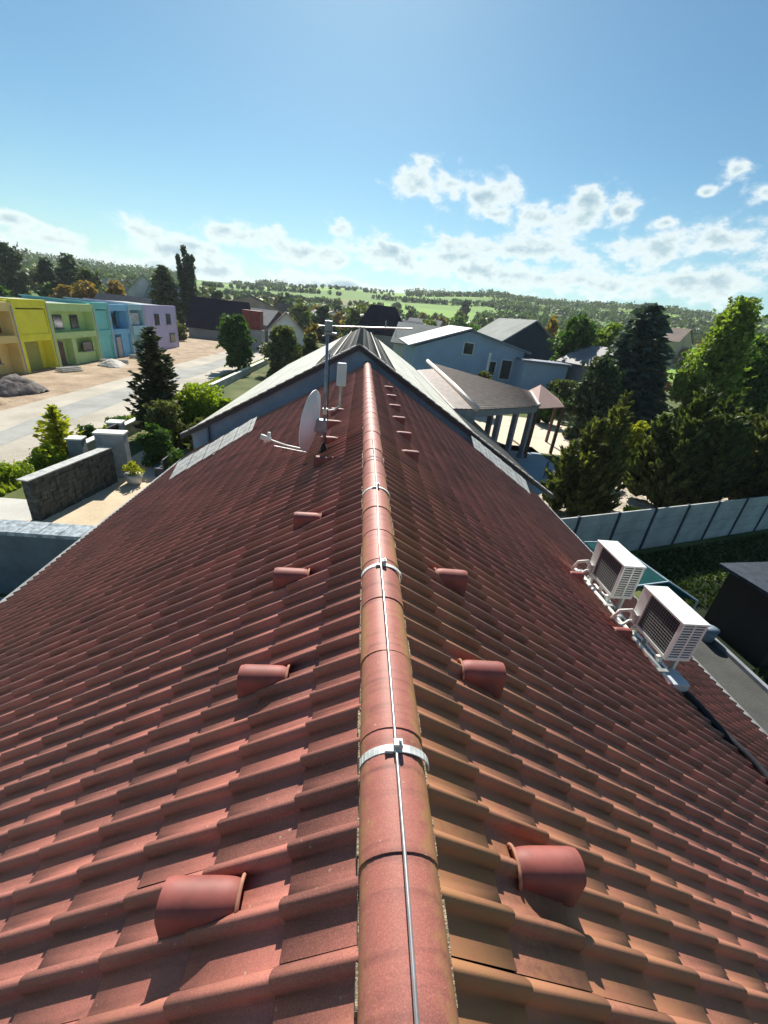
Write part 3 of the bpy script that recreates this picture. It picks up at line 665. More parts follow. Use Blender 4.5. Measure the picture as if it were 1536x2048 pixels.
# garden things at right: awning, shed, box, tub
teal = mat('teal_tarp', (.006, .060, .065), .9, .15, 2, spec=.1)
aw = empty('teal_canopy', (0, 0, 0), label='dark teal pitched tarpaulin canopy just behind the air conditioners', cat='canopy')
mb = MB(); P_ = [(7.75, 8.6, 1.85), (9.35, 8.3, 1.7), (8.9, 10.3, 1.7), (7.5, 10.9, 1.85)]; rdg = [(8.5, 8.5, 2.12), (8.15, 10.5, 2.12)]
mb.quad(P_[0], rdg[0], rdg[1], P_[3]); mb.quad(rdg[0], P_[1], P_[2], rdg[1]); mb.quad(P_[0], P_[1], rdg[0]); mb.quad(P_[2], P_[3], rdg[1])
o = mb.build('cover', teal, aw); md = o.modifiers.new('s', 'SOLIDIFY'); md.thickness = .015
mb = MB(); mb.tube([P_[0], rdg[0], P_[1]], .025, 6); mb.tube([P_[1], P_[2]], .025, 6); mb.tube([P_[2], rdg[1], P_[3]], .025, 6); mb.tube(rdg, .025, 6); mb.build('frame', mat('frame_blue', (.30, .42, .50), .4, .1), aw)
for p in P_:
    mb = MB(); mb.tube([(p[0], p[1], 0), p], .028, 6); mb.build('leg', MATS['frame_blue'], aw)
sh = empty('garden_shed', (0, 0, 0), label='nearly black garden shed with flat roof on the shaded lawn', cat='shed')
mb = MB(); mb.box(11.4, 14.4, 8.0, 9.8, 0, 1.95, rz=.15); mb.build('wall', mat('tarred_wood', (.012, .011, .010), .8, .2, 3, .5, 8, stretch=(1, 1, .1)), sh)
mb = MB(); mb.box(11.2, 14.6, 7.8, 10.05, 1.96, 2.06, rz=.15); mb.build('roof', mat('felt_roof', (.022, .035, .055), .8, .3, 4, .4), sh)
mb = MB(); mb.box(12.3, 13.1, 7.66, 7.72, .1, 1.8, rz=.15, c=(12.9, 8.9)); mb.build('door', mat('door_dark', (.02, .014, .01), .7, .2), sh)
tb = MB(); tb.tube([(10.75, 8.75, 0.02), (10.75, 8.75, .25), (10.75, 8.75, .45)], .16, 14, r2=.2); o = tb.build('water_tub', mat('tub_blue', (.16, .22, .28), .5, .1), smooth=True); tag(o, 'small blue grey tub standing beside the black shed', 'tub')
kb = MB(); kb.box(10.9, 11.02, -6, 9.9, 0, .12); o = kb.build('kerb', mat('kerb_stone', (.22, .24, .27), .8, .15, 3)); tag(o, kind='structure')

# ================================================================== LEFT STREET SIDE
tealwall = mat('blue_render', (.10, .140, .165), .92, .18, .9, .3, 40)
gw = empty('garden_wall', (0, 0, 0), label='smooth shaded blue grey garden wall at the left edge beside the gutter', cat='wall')
mb = MB(); mb.box(-16, -5.3, 9.15, 9.55, 0, 1.86); mb.build('wall_body', tealwall, gw)
mb = MB()
xx = -16.05
while xx < -5.3: mb.box(xx, min(xx + .49, -5.25), 9.06, 9.66, 1.863, 1.96 + random.uniform(0, .012)); xx += .5
mb.build('coping', mat('coping_blue', (.30, .36, .40), .8, .3, 8, .6, 25), gw, bevel=.006)
gab = empty('stone_wall', (0, 0, 0), label='dark rough stone wall with pale coping leading to the gateposts', cat='wall')
def rough_wall(x0, y0, x1, y1, h, th, m, parent, name='wall_body'):
    d = Vector((x1 - x0, y1 - y0, 0)); L_ = d.length; d.normalize(); nrm = Vector((-d.y, d.x, 0)); mb = MB(); nx_ = int(L_ / .22); nz_ = int(h / .16)
    for i in range(nx_):
        for j in range(nz_):
            off = random.uniform(0, .035); a = Vector((x0, y0, 0)) + d * (i * L_ / nx_ + random.uniform(.0, .01)); b_ = a + d * (L_ / nx_ - .012)
            z0_ = j * h / nz_ + .006; z1_ = (j + 1) * h / nz_ - .006
            mb.prism([a - nrm * (th / 2 + off) + Vector((0, 0, z0_)), b_ - nrm * (th / 2 + off) + Vector((0, 0, z0_)), b_ - nrm * (th / 2 + off) + Vector((0, 0, z1_)), a - nrm * (th / 2 + off) + Vector((0, 0, z1_))], (0, 0, 0), nrm * (th + off + random.uniform(0, .03)))
    mb.build(name, m, parent)
stone = mat('dark_stone', (.052, .066, .066), .9, .35, 5, .5, 30)
rough_wall(-10.75, 13.1, -10.2, 16.9, 1.5, .34, stone, gab)
mb = MB(); mb.box(-.2, .2, 0, 3.95, 1.51, 1.55, rz=0); o = mb.build('coping', mat('pale_coping', (.40, .42, .41), .7, .15, 5), gab); o.location = (-10.78, 13.0, 0); o.rotation_euler = (0, 0, -math.atan2(.55, 3.8))
low = empty('low_wall', (0, 0, 0), label='long low white capped boundary wall between the road verge and the gardens', cat='wall')
mb = MB(); mb.box(-13.05, -12.8, 19.5, 62, 0, .62); mb.build('wall_body', mat('pale_wall', (.42, .42, .40), .85, .15, 2), low)
mb = MB(); mb.box(-13.1, -12.75, 19.5, 62, .623, .70); mb.build('coping', mat('white_coping', (.70, .70, .64), .7, .1, 4), low)
gpost = mat('gatepost_render', (.24, .27, .30), .85, .15, 3)
GP = [((-10.35, 17.55), 'broad grey gatepost at the end of the dark stone wall', .55, 1.95), ((-10.9, 19.0), 'narrower grey gatepost beyond the black gate beside the spruce', .28, 2.0), ((-12.75, 18.9), 'pale gatepost with white cap by the verge end of low wall', .30, 1.1)]
for (x, y), lb, wd, hg in GP:
    t = empty('gatepost', (x, y, 0), rz=.15, label=lb, cat='gatepost')
    mb = MB(); mb.box(-wd, wd, -.25, .25, 0, hg); mb.build('post', gpost, t, bevel=.01)
    mb = MB(); mb.box(-wd - .04, wd + .04, -.29, .29, hg + .003, hg + .07); mb.build('cap', MATS['white_coping'], t)
t = empty('metal_gate', (0, 0, 0), label='black metal gate leaf between the two grey gateposts', cat='gate')
mb = MB(); mb.box(-10.72, -10.64, 17.85, 18.7, .1, 2.05); mb.build('leaf', mat('gate_black', (.010, .011, .013), .5, .1), t)
mb = MB()
for i in range(6): mb.box(-10.62, -10.60, 17.9 + i * .14, 17.96 + i * .14, .15, 2.0)
mb.build('bars', MATS['gate_black'], t)
t = empty('planter', (-9.35, 16.9, 0), label='round pale planter with small yellow shrub near the gatepost', cat='planter')
mb = MB(); mb.tube([(0, 0, 0), (0, 0, .2), (0, 0, .42)], .26, 16, r2=.36); mb.build('pot', mat('pot_white', (.55, .55, .53), .7, .1), t, smooth=True)
PLANTER = t
sheet('blue_bin_pad', pavem, -9.6, -8.6, 17.5, 19, .025)
t = empty('garden_bench', (0, 0, 0), label='dark blue garden bench against the shaded hedge by the gable', cat='bench')
mb = MB(); mb.box(-8.9, -8.4, 17.6, 19.4, .42, .48); mb.build('seat', mat('bench_blue', (.03, .05, .08), .5, .1), t)
mb = MB(); mb.box(-8.42, -8.36, 17.6, 19.4, .5, .9); mb.build('backrest', MATS['bench_blue'], t)
for y in (17.7, 19.25):
    mb = MB(); mb.box(-8.85, -8.4, y, y + .06, 0, .42); mb.build('leg', MATS['bench_blue'], t)
# dirt heaps
def heap(name, x, y, rx_, ry_, h, m, label, cat, seed=0):
    r_ = np.random.default_rng(seed); n = 26; V = []; F = []
    ph = r_.random(8) * 6.28
    for i in range(n + 1):
        for j in range(n + 1):
            u_ = -1 + 2 * i / n; v2 = -1 + 2 * j / n; rr = math.hypot(u_, v2) * (1 + .15 * math.sin(3 * math.atan2(v2, u_) + ph[0]))
            z = h * max(0, 1 - rr ** 1.4) + (r_.random() - .5) * .14 * h * (rr < .95)
            V.append((x + u_ * rx_, y + v2 * ry_, z + (.0 if rr < 1 else -.3)))
    for i in range(n):
        for j in range(n):
            a = i * (n + 1) + j; F.append((a, a + n + 1, a + n + 2, a + 1))
    o = npmesh(name, V, F, m); return tag(o, label, cat)
heap('rubble_heap', -24.4, 31.2, 1.5, 2.0, 1.25, mat('dark_rubble', (.16, .14, .13), .95, .3, 3, 1, 8), 'dark grey rubble heap on the dirt lot before the lime green house', 'heap', 1)
heap('soil_heap', -24.2, 26.5, 2.0, 2.4, .8, dirtm, 'low tan soil heap at the left edge beside the road', 'heap', 2)
heap('sand_heap', -25.9, 46.5, 1.1, 1.6, .7, mat('pale_sand', (.50, .48, .44), .95, .1, 3), 'pale sand heap in front of the turquoise house', 'heap', 3)
heap('earth_bank', -25.5, 57, 1.3, 5.5, .6, dirtm, 'long low earth bank in front of the sky blue house', 'heap', 4)
# building debris: planks and pallets
plank = mat('pale_planks', (.52, .50, .46), .8, .2, 4)
for (x, y, L_, a, lb) in ((-26.6, 48.2, 2.6, .5, 'stack of pale planks before the turquoise house'), (-26.8, 41.0, 2.0, 1.2, 'stack of pale planks before the bright yellow house front'), (-26.3, 53.5, 2.4, .2, 'stack of pale planks before the sky blue house')):
    mb = MB()
    for i in range(7): mb.box(x - L_ / 2, x + L_ / 2, y - .45 + .13 * i, y - .34 + .13 * i, .05 + .12 * (i % 3), .15 + .12 * (i % 3), rz=a, c=(x, y))
    o = mb.build('plank_stack', plank); tag(o, lb, 'planks', 'stacks of planks on the building site')

# ---- coloured row houses (front plane x = -28.5, facing the road)
glass = mat('dark_glass', (.02, .028, .035), .12, .1, 3, spec=.8)
concf = mat('raw_concrete', (.26, .24, .21), .9, .15, 2)
roofcap = mat('roof_sheet_pale', (.24, .30, .31), .7, .15, 1)
FX = -28.5; HZ = 5.5
def rowhouse(name, col, y0, y1, label, wins=(), doors=(), panels=(), frame=True, z1=HZ, depth=7.0):
    m = mat(name + '_paint', col, .85, .05, .8, .15, 20); md_ = mat(name + '_recess', tuple(c * .8 for c in col), .85, .05, .8)
    t = empty('row_house', (0, 0, 0), label=label, cat='house', group='coloured row houses along the road')
    mb = MB(); mb.box(FX - depth, FX - .9, y0 + .006, y1 - .006, 0, z1 - .004); mb.build('wall', m, t)
    mb = MB()
    if frame:
        mb.box(FX - .9, FX, y0 + .006, y0 + .35, 0, z1); mb.box(FX - .9, FX, y1 - .35, y1 - .006, 0, z1); mb.box(FX - .9, FX, y0 + .35, y1 - .35, z1 - .5, z1); mb.box(FX - .9, FX, y0 + .35, y1 - .35, 2.5, 3.05)
    if panels:
        for (ya_, yb, za, zb, out_) in panels: mb.box(FX - .9, FX + out_, ya_, yb, za, zb)
    if mb.v: mb.build('front_frame', m, t)
    mb = MB(); mb.box(FX - depth - .1, FX - .95, y0 + .01, y1 - .01, z1 - .003, z1 + .04); mb.build('roof', roofcap, t)
    mb = MB(); mb.box(FX - .3, FX + .03, y0 + .012, y1 - .012, z1 + .002, z1 + .16); mb.box(FX - depth - .3, FX - .3, y0 + .012, y0 + .2, z1 + .05, z1 + .16); mb.build('parapet', m, t)
    mb = MB(); mb.tube([(FX + .06, y1 - .12, .05), (FX + .06, y1 - .12, z1 - .05)], .05, 6); mb.build('downpipe', galv, t)
    for (ya_, yb, za, zb, xo) in wins:
        mb = MB(); mb.box(FX - .9 + xo, FX - .9 + xo + .16, ya_ - .08, yb + .08, za - .09, za - .002); mb.build('sill', roofcap, t)
        mb = MB(); xw = FX - .9 + xo; mb.box(xw - .05, xw + .06, ya_, yb, za, zb); wo = mb.build('window', mat('frame_dark', (.05, .05, .05), .5, .1), t)
        mb = MB(); mb.box(xw + .061, xw + .07, ya_ + .07, yb - .07, za + .07, zb - .07); mb.build('pane', glass, wo)
    for (ya_, yb, za, zb, xo, cm) in doors:
        mb = MB(); xw = FX - .9 + xo; mb.box(xw - .05, xw + .05, ya_, yb, za, zb); mb.build('door', cm, t)
    return t
brick = mat('orange_panel', (.30, .12, .05), .85, .2, 1)
rowhouse('orange_house', (.72, .56, .22), 29.5, 38.3, 'ochre yellow row house cut by the left edge', z1=5.35, wins=[(35.0, 36.9, 3.2, 4.6, .02), (34.3, 36.8, .9, 2.0, .02)], doors=[(36.95, 37.7, 3.15, 4.7, .03, brick)], panels=[(30, 34, .0, 2.5, 0)])
rowhouse('yellow_house', (.80, .74, .05), 38.3, 42.4, 'bright yellow narrow row house front with solid upper panel', panels=[(38.6, 42.0, 3.0, 5.0, -.06)], doors=[(39.6, 41.4, 0, 2.4, .02, mat('olive_paint', (.34, .36, .10), .85, .05))], z1=HZ + .12)
rowhouse('green_house', (.48, .64, .27), 42.4, 49.4, 'lime green row house with two upper windows and brown doorway', z1=5.4, wins=[(44.0, 45.4, 3.3, 4.5, .02), (46.6, 47.8, 3.3, 4.5, .02), (47.0, 48.7, 1.1, 2.0, .5)],
         doors=[(42.9, 44.4, 0, 2.2, .25, concf), (43.5, 44.3, 0, 2.1, .32, mat('brown_door', (.10, .05, .03), .6, .1))], panels=[(45.2, 45.8, 0, 2.5, -.2), (45.8, 49.0, 0, 1.05, -.35), (48.75, 49.05, 1.05, 2.5, -.35)])
rowhouse('turquoise_house', (.20, .58, .55), 49.4, 52.2, 'narrow turquoise row house front beside the lime green one', z1=5.62, panels=[(49.7, 51.9, 0, 5.0, -.12)])
rowhouse('sky_blue_house', (.20, .48, .72), 52.2, 56.4, 'sky blue row house with pale door and deep blue window bay', wins=[(53.3, 54.6, 3.3, 4.7, .06)], doors=[(53.0, 53.9, 0, 2.2, .8, mat('pale_door', (.42, .38, .36), .6, .1)), (54.7, 55.4, 3.1, 4.9, .2, mat('deep_blue', (.01, .14, .26), .6, .1))], panels=[(54.4, 56.0, 0, 2.5, -.2)])
rowhouse('glazed_house', (.32, .54, .62), 56.4, 60.2, 'row house with pale glazed balcony between blue and lilac fronts', wins=[(57.0, 59.6, 3.4, 4.7, .5)], panels=[(56.6, 60.0, 2.3, 3.3, .25)], doors=[(57.2, 59.4, 3.35, 4.75, .56, mat('balcony_glass', (.46, .50, .50), .4, .2, 2))], z1=HZ + .1)
rowhouse('lilac_house', (.46, .42, .62), 60.2, 70.2, 'lilac row house with small dark windows at the far end', wins=[(63.0, 64.3, 3.3, 4.7, .95), (66.6, 68.0, 3.3, 4.7, .95), (67.2, 69.0, .9, 2.1, .95)], panels=[(60.6, 69.8, 0, 5.1, .02)], z1=HZ + .1)

# ---- farther buildings
def gable_house(name, x, y, L_, W_, hw, hr, rz, wallm, roofm, label, cat='house', group=None, hip=0, wins=0, chim=False):
    t = empty(name, (x, y, float(terr(np.array(x), np.array(y))) - .3), rz, label, cat, group)
    mb = MB(); mb.prism([(-W_ / 2, 0, 0), (-W_ / 2, 0, hw), (0, 0, hr - .15), (W_ / 2, 0, hw), (W_ / 2, 0, 0)] if not hip else [(-W_ / 2, 0, 0), (-W_ / 2, 0, hw), (W_ / 2, 0, hw), (W_ / 2, 0, 0)], (0, -L_ / 2, 0), (0, L_ / 2, 0)); mb.build('wall', wallm, t)
    mb = MB(); e = .45; sl = (hr - hw) / (W_ / 2)
    a, b_ = W_ / 2 + e, L_ / 2 + e; zr = hw - e * sl; h_ = hip * W_ / 2
    R0, R1 = (0, -L_ / 2 - e + h_, hr), (0, L_ / 2 + e - h_, hr)
    mb.quad((-a, -b_, zr), (-a, b_, zr), R1, R0); mb.quad((a, b_, zr), (a, -b_, zr), R0, R1)
    if hip: mb.quad((-a, -b_, zr), R0, (a, -b_, zr)); mb.quad((a, b_, zr), R1, (-a, b_, zr))
    ro = mb.build('roof', roofm, t); md = ro.modifiers.new('s', 'SOLIDIFY'); md.thickness = .18; md.offset = 1
    if chim:
        c = MB(); c.box(W_ * .15, W_ * .15 + .6, -.3, .3, hw, hr + .8); c.build('chimney', wallm, ro)
    for i in range(wins):
        q = -W_ / 2 + W_ * (i + 1) / (wins + 1); wv = MB(); wv.box(q - .5, q + .5, -L_ / 2 - .04, -L_ / 2 + .02, 1.0, 2.2); wo = wv.build('window', MATS['frame_dark'], t)
        wp = MB(); wp.box(q - .42, q + .42, -L_ / 2 - .05, -L_ / 2 - .041, 1.08, 2.12); wp.build('pane', glass, wo)
    return t
plum = mat('plum_roof', (.030, .022, .038), .95, .15, .6, .3, 2, spec=.08)
greyroof = mat('grey_roof', (.20, .20, .21), .7, .15, .4, .3, 2)
brownroof = mat('brown_roof', (.17, .11, .085), .75, .2, .4, .3, 2)
paleroof = mat('pale_roof', (.27, .29, .275), .85, .10, .4, .2, 2, spec=.15)
navyroof = mat('navy_roof', (.015, .035, .06), .7, .1, .5)
w_grey = mat('grey_wall', (.30, .29, .28), .9, .1, .4); w_white = mat('white_wall', (.72, .70, .66), .9, .08, .4); w_tan = mat('tan_wall', (.42, .33, .25), .9, .1, .4)
gable_house('barn', -29.3, 95, 10.5, 9, 2.6, 7.6, R(90), w_grey, plum, 'long barn with steep plum coloured roof right of the poplar', 'barn')
gable_house('bungalow', 3.2, 79, 8.2, 9.5, 5.6, 9.6, R(90), w_grey, plum, 'house with dark plum hipped roof above the far ridge end', 'house', hip=.55)
t = empty('shipping_container', (-19.3, 80, 0), 0, 'upright rust red container beside the plum roofed barn', 'container')
mb = MB(); mb.box(-1.5, 1.5, -1.2, 1.2, 3.2, 6.2); mb.build('body', mat('rust_red', (.22, .03, .025), .6, .25, 1.2), t)
mb = MB()
for i in range(10): mb.box(-1.5 + .3 * i, -1.36 + .3 * i, -1.26, -1.2, 3.25, 6.15)
mb.build('ribs', MATS['rust_red'], t); mb = MB(); mb.box(-1.7, 1.7, -1.4, 1.4, 0, 3.19); mb.build('base', w_grey, t)
# blue house on the right
bh = empty('blue_house', (0, 0, 0), label='wide blue rendered bungalow with low gable at right middle distance', cat='house')
blue2 = mat('blue_wall', (.30, .41, .53), .9, .07, .5, .2, 10)
mb = MB(); mb.prism([(6.1, 0, 0), (6.1, 0, 4.95), (12.3, 0, 7.15), (18.9, 0, 5.6), (18.9, 0, 0)], (0, 50, 0), (0, 63, 0)); mb.build('wall', blue2, bh)
mb = MB(); mb.quad((5.3, 49.5, 4.85), (12.3, 49.5, 7.3), (12.3, 63.5, 7.3), (5.3, 63.5, 4.85)); mb.quad((12.3, 49.5, 7.3), (19.6, 49.5, 5.62), (19.6, 63.5, 5.62), (12.3, 63.5, 7.3))
ro = mb.build('roof', mat('blue_grey_roof', (.16, .19, .24), .6, .1, .5), bh); md = ro.modifiers.new('s', 'SOLIDIFY'); md.thickness = .2; md.offset = 1
mb = MB(); mb.box(18.2, 23.2, 47.2, 49.9, 0, 4.7); mb.build('wall', mat('blue_wall_light', (.34, .44, .56), .9, .07, .5), bh)
mb = MB(); mb.box(18.0, 23.5, 46.9, 50.1, 4.71, 4.95); mb.build('roof', MATS['blue_grey_roof'], bh)
for (x0_, x1_, z0_, z1_) in ((11.6, 12.9, 4.6, 6.0), (14.9, 15.9, 2.6, 4.3), (16.4, 17.8, 2.3, 4.6)):
    mb = MB(); mb.box(x0_, x1_, 49.93, 50.02, z0_, z1_); wo = mb.build('window', mat('frame_white', (.6, .62, .62), .6, .05), bh)
    mb = MB(); mb.box(x0_ + .12, x1_ - .12, 49.90, 49.925, z0_ + .12, z1_ - .12); mb.build('pane', glass, wo)
mb = MB(); mb.tube([(14.2, 47.5, 0), (14.2, 47.5, 5.2)], .16, 8); mb.build('post', MATS['frame_white'], bh)
gable_house('warehouse', 9.4, 67.5, 7.5, 9, 4.8, 7.3, R(75), w_white, paleroof, 'warehouse with very pale low roof behind the blue bungalow', 'warehouse')
gable_house('gabled_barn', 24.0, 70, 12, 10.5, 6.0, 9.6, R(8), mat('navy_wall', (.012, .035, .065), .8, .1, .4), paleroof, 'navy gabled barn with pale roof edge above the blue bungalow', 'barn')
gable_house('lodge', 27.6, 49, 5, 6.5, 5.6, 7.4, R(20), w_grey, greyroof, 'small grey lodge half hidden beside the dark green trees', 'house')
gable_house('villa', -62, 133, 12, 10, 6, 11, R(25), w_white, paleroof, 'white villa with pale roofs among trees left of the dark conifer', 'house')
gable_house('villa', -53, 127, 9, 8, 5, 9.5, R(80), w_grey, paleroof, 'pale roofed annex just left of the dark conifer', 'house')
gable_house('cottage', -40.5, 80, 8, 8, 3.6, 6.4, R(90), w_grey, navyroof, 'cottage with navy roof just behind the lilac row house', 'house')
gable_house('villa', 105, 150, 14, 10, 8, 12, R(30), w_tan, brownroof, 'beige house on the slope between blue spruce and bright maple', 'house')
gable_house('long_barn', -30, 122, 9, 22, 5, 9.2, R(15), w_tan, greyroof, 'wide grey roofed barn above the plum barn', 'barn')
roofs = [greyroof, brownroof, paleroof, plum]; walls = [w_grey, w_white, w_tan]
vh = [(-24, 104, 70), (-17, 100, 10), (-13, 128, 20), (4, 135, 0), (-22, 140, 75), (-38, 150, 30), (11, 118, 85), (-6, 150, 80), (-52, 160, 10), (22, 160, 60), (-72, 165, 70), (36, 150, 20), (52, 165, 80), (-95, 150, 45), (-100, 190, 80), (66, 190, 30), (-12, 175, 10), (10, 190, 75)]
for i, (x, y, a) in enumerate(vh):
    gable_house('cottage', x, y, random.uniform(8, 12), random.uniform(7, 9), random.uniform(3, 4.5), random.uniform(6, 8), R(a), walls[i % 3], roofs[(i * 5 + i // 3) % 4], 'small distant village house with %s roof among trees, %s of the ridge line' % (('grey', 'brown', 'pale', 'plum')[(i * 5 + i // 3) % 4], 'left' if x < 0 else 'right'), 'house', 'distant village houses', wins=2, chim=i % 2 == 0)
# parked cars far on the village street
carw = [mat('car_white', (.7, .7, .7), .3, .02), mat('car_silver', (.35, .37, .4), .3, .02, metal=.5), mat('car_dark', (.03, .04, .05), .3, .02)]
def car(x, y, a, m, label):
    t = empty('parked_car', (x, y, .0), a, label, 'car', 'cars parked on the village street')
    mb = MB(); pr = [(-2.1, .35), (-2.1, .8), (-1.9, .95), (-1.3, 1.0), (-.8, 1.42), (.7, 1.42), (1.25, .98), (2.0, .85), (2.1, .6), (2.1, .35)]
    mb.prism([(p[0], 0, p[1]) for p in pr], (0, -.85, 0), (0, .85, 0)); mb.build('body', m, t, bevel=.08)
    mb = MB(); mb.prism([(-1.15, 0, 1.02), (-.76, 0, 1.36), (.66, 0, 1.36), (1.1, 0, 1.02)], (0, -.87, 0), (0, .87, 0)); mb.build('window', glass, t)
    for wx in (-1.3, 1.3):
        for wy in (-.82, .62):
            mb = MB(); mb.tube([(wx, wy, .33), (wx, wy + .2, .33)], .33, 12); mb.build('wheel', MATS['rubber'], t)
car(-12.5, 70, .3, carw[0], 'white car parked farthest left behind the dark round bush')
car(-9.3, 74, .2, carw[1], 'silver car parked right of the white car beyond the bushes')
car(-16.0, 76, 1.2, carw[2], 'dark car parked beside the red container')

# ================================================================== TREES
def quads(cent, size, normal_bias=None, aspect=1.0, elong=None):
    n = len(cent); d = rng.normal(size=(n, 3)); d /= np.linalg.norm(d, axis=1, keepdims=True)
    if elong is not None: u_ = elong / np.linalg.norm(elong, axis=1, keepdims=True) + d * .35
    else: u_ = d
    u_ /= np.linalg.norm(u_, axis=1, keepdims=True)
    e = rng.normal(size=(n, 3)); v2 = np.cross(u_, e); v2 /= np.linalg.norm(v2, axis=1, keepdims=True)
    s = (size * (.6 + .8 * rng.random(n)))[:, None] if np.ndim(size) == 0 else size[:, None]
    U = u_ * s * aspect / 2; W = v2 * s / 2
    V = np.stack([cent - U, cent + W * .9, cent + U, cent - W * .9], 1).reshape(-1, 3)
    return V, np.arange(4 * n).reshape(n, 4)
def leaves(name, cent, size, m, parent, aspect=1.5, elong=None):
    V, F = quads(cent, size, aspect=aspect, elong=elong)
    return npmesh(name, V, F, m, parent, {'rnd': rng.random(len(F))})
def blob_pts(n, c, r, shell=.55):
    d = rng.normal(size=(n, 3)); d /= np.linalg.norm(d, axis=1, keepdims=True)
    q = shell + (1 - shell) * rng.random((n, 1)) ** .7
    return np.array(c) + d * q * np.array(r)
bark = mat('bark', (.10, .075, .05), .95, .3, 8, .6, 20)
def limbs(mb, H, base_r, tops):
    mb.tube([(0, 0, 0), (.04 * H * .2, .02 * H * .2, H * .4), (0, 0, H * .88)], base_r, 8, r2=base_r * .2)
    for p in tops:
        z0_ = p[2] * random.uniform(.35, .6); mid = (p[0] * .45, p[1] * .45, z0_ + (p[2] - z0_) * .6)
        mb.tube([(0, 0, z0_), mid, tuple(p)], base_r * .35, 6, r2=base_r * .08)
def broad(name, x, y, z, H, W_, m, label, cat='tree', group=None, nb=14, nl=7000, leaf=.16, low=.18, shape=1.0, gap=.5):
    t = empty(name, (x, y, z), random.uniform(0, 6), label, cat, group)
    cs = []
    for i in range(nb):
        q = (i + .5) / nb; zz = H * (low + (1 - low) * q * .93); prof = math.sin(math.pi * min(.97, (q * .86 + .12)) ** shape) ** .7
        a = i * 2.4 + random.uniform(-.5, .5); rr = W_ / 2 * prof * random.uniform(.35, .72); cs.append((rr * math.cos(a), rr * math.sin(a), zz))
    mb = MB(); limbs(mb, H, .02 * H + .04, cs[::2]); mb.build('trunk', bark, t, smooth=True)
    P = []
    for c in cs:
        r_ = W_ * random.uniform(.11, .27) * (14 / nb) ** .15; P.append(blob_pts(int(nl / nb), c, (r_, r_, r_ * random.uniform(.75, 1.05)), gap))
    P.append(blob_pts(nl // 6, (0, 0, H * (low + (1 - low) * .5)), (W_ * .33, W_ * .33, H * (1 - low) * .42), .3))
    for c in cs * (3 if nl > 1500 else 1):   # loose sprigs breaking the outline
        c_ = np.array(c); d = rng.normal(size=3) + np.array([c_[0], c_[1], abs(c_[2]) * .35 + .3]) / max(.5, W_ * .5); d /= np.linalg.norm(d); L_ = W_ * random.uniform(.2, .42)
        k_ = max(5, nl // (nb * 16)); s_ = rng.random((k_, 1)); P.append(c_ + d * s_ * L_ + rng.normal(size=(k_, 3)) * leaf * (1.2 - s_) * .8)
    P = np.concatenate(P); P = P[(P[:, 2] < H) & (P[:, 2] > .02)]
    leaves('crown', P, leaf, m, t); return t
def conifer(name, x, y, z, H, W_, m, label, cat='tree', group=None, levels=30, per=9, leaf=.12, spray=26, droop=.25, low=.04, prof=1.0, ragged=.25):
    t = empty(name, (x, y, z), random.uniform(0, 6), label, cat, group)
    mb = MB(); mb.tube([(0, 0, 0), (0, 0, H * .5), (0, 0, H * .98)], .018 * H + .03, 8, r2=.02); P = []; E_ = []
    for k in range(levels):
        q = (k + random.random() * .5) / levels; zz = H * (low + (1 - low) * q); R_ = W_ / 2 * ((1 - q) ** prof * .97 + .03)
        nb = max(4, int(per * (1 - q * .5)))
        for b_ in range(nb):
            a = 2.4 * k + b_ * 2 * math.pi / nb + random.uniform(-.25, .25); L_ = R_ * random.uniform(1 - ragged, 1 + ragged * .6)
            d = np.array([math.cos(a), math.sin(a), 0]); n = max(4, int(spray * L_ / (W_ / 2) + 3))
            s = rng.random(n) ** .75; up_ = .10 + .5 * q
            pts_ = np.array([0, 0, zz]) + d * (s * L_)[:, None] + np.array([0, 0, 1]) * ((s * up_ - droop * s * s * 1.6) * L_)[:, None]
            side = np.cross(d, [0, 0, 1]); wv = (rng.random(n) - .5) * (1.15 - s) * .55 * L_
            pts_ = pts_ + side * wv[:, None]; pts_[:, 2] += rng.normal(size=n) * .05
            P.append(pts_); E_.append(np.tile(d + np.array([0, 0, -droop]), (n, 1)) + side * np.sign(wv)[:, None] * .6)
            if b_ % 2 == 0: mb.tube([(0, 0, zz), tuple(np.array([0, 0, zz]) + d * L_ * .8 + np.array([0, 0, (up_ * .8 - droop) * L_]))], .012 * H * (1 - q) * .5 + .008, 5, r2=.005)
    mb.build('trunk', bark, t, smooth=True)
    P = np.concatenate(P); P[:, 2] = np.maximum(P[:, 2], .05)
    leaves('crown', P, leaf, m, t, aspect=2.4, elong=np.concatenate(E_)); return t
L_spruce = leafmat('spruce_needles', (.020, .030, .014), (.075, .085, .035), .15)
L_olive = leafmat('olive_foliage', (.018, .030, .011), (.19, .205, .065), .34)
L_olive2 = leafmat('dark_foliage', (.013, .026, .010), (.14, .175, .055), .32)
L_blue = leafmat('blue_needles', (.035, .062, .060), (.13, .18, .16), .2)
L_maple = leafmat('fresh_leaves', (.08, .13, .025), (.26, .33, .07), .5)
L_green = leafmat('green_leaves', (.02, .06, .012), (.09, .16, .03), .4)
L_yel = leafmat('yellow_leaves', (.20, .22, .012), (.48, .46, .03), .45)
L_lime = leafmat('lime_leaves', (.12, .18, .01), (.32, .38, .03), .45)
L_orange = leafmat('rust_leaves', (.14, .09, .03), (.34, .22, .06), .35)
L_pop = leafmat('poplar_leaves', (.015, .035, .014), (.05, .085, .030), .25)
L_far = leafmat('far_leaves', (.022, .045, .022), (.075, .105, .045), .25)
L_far2 = leafmat('far_leaves_light', (.07, .10, .035), (.20, .22, .08), .3)
L_red = leafmat('pink_bush', (.20, .08, .06), (.42, .25, .18), .3)

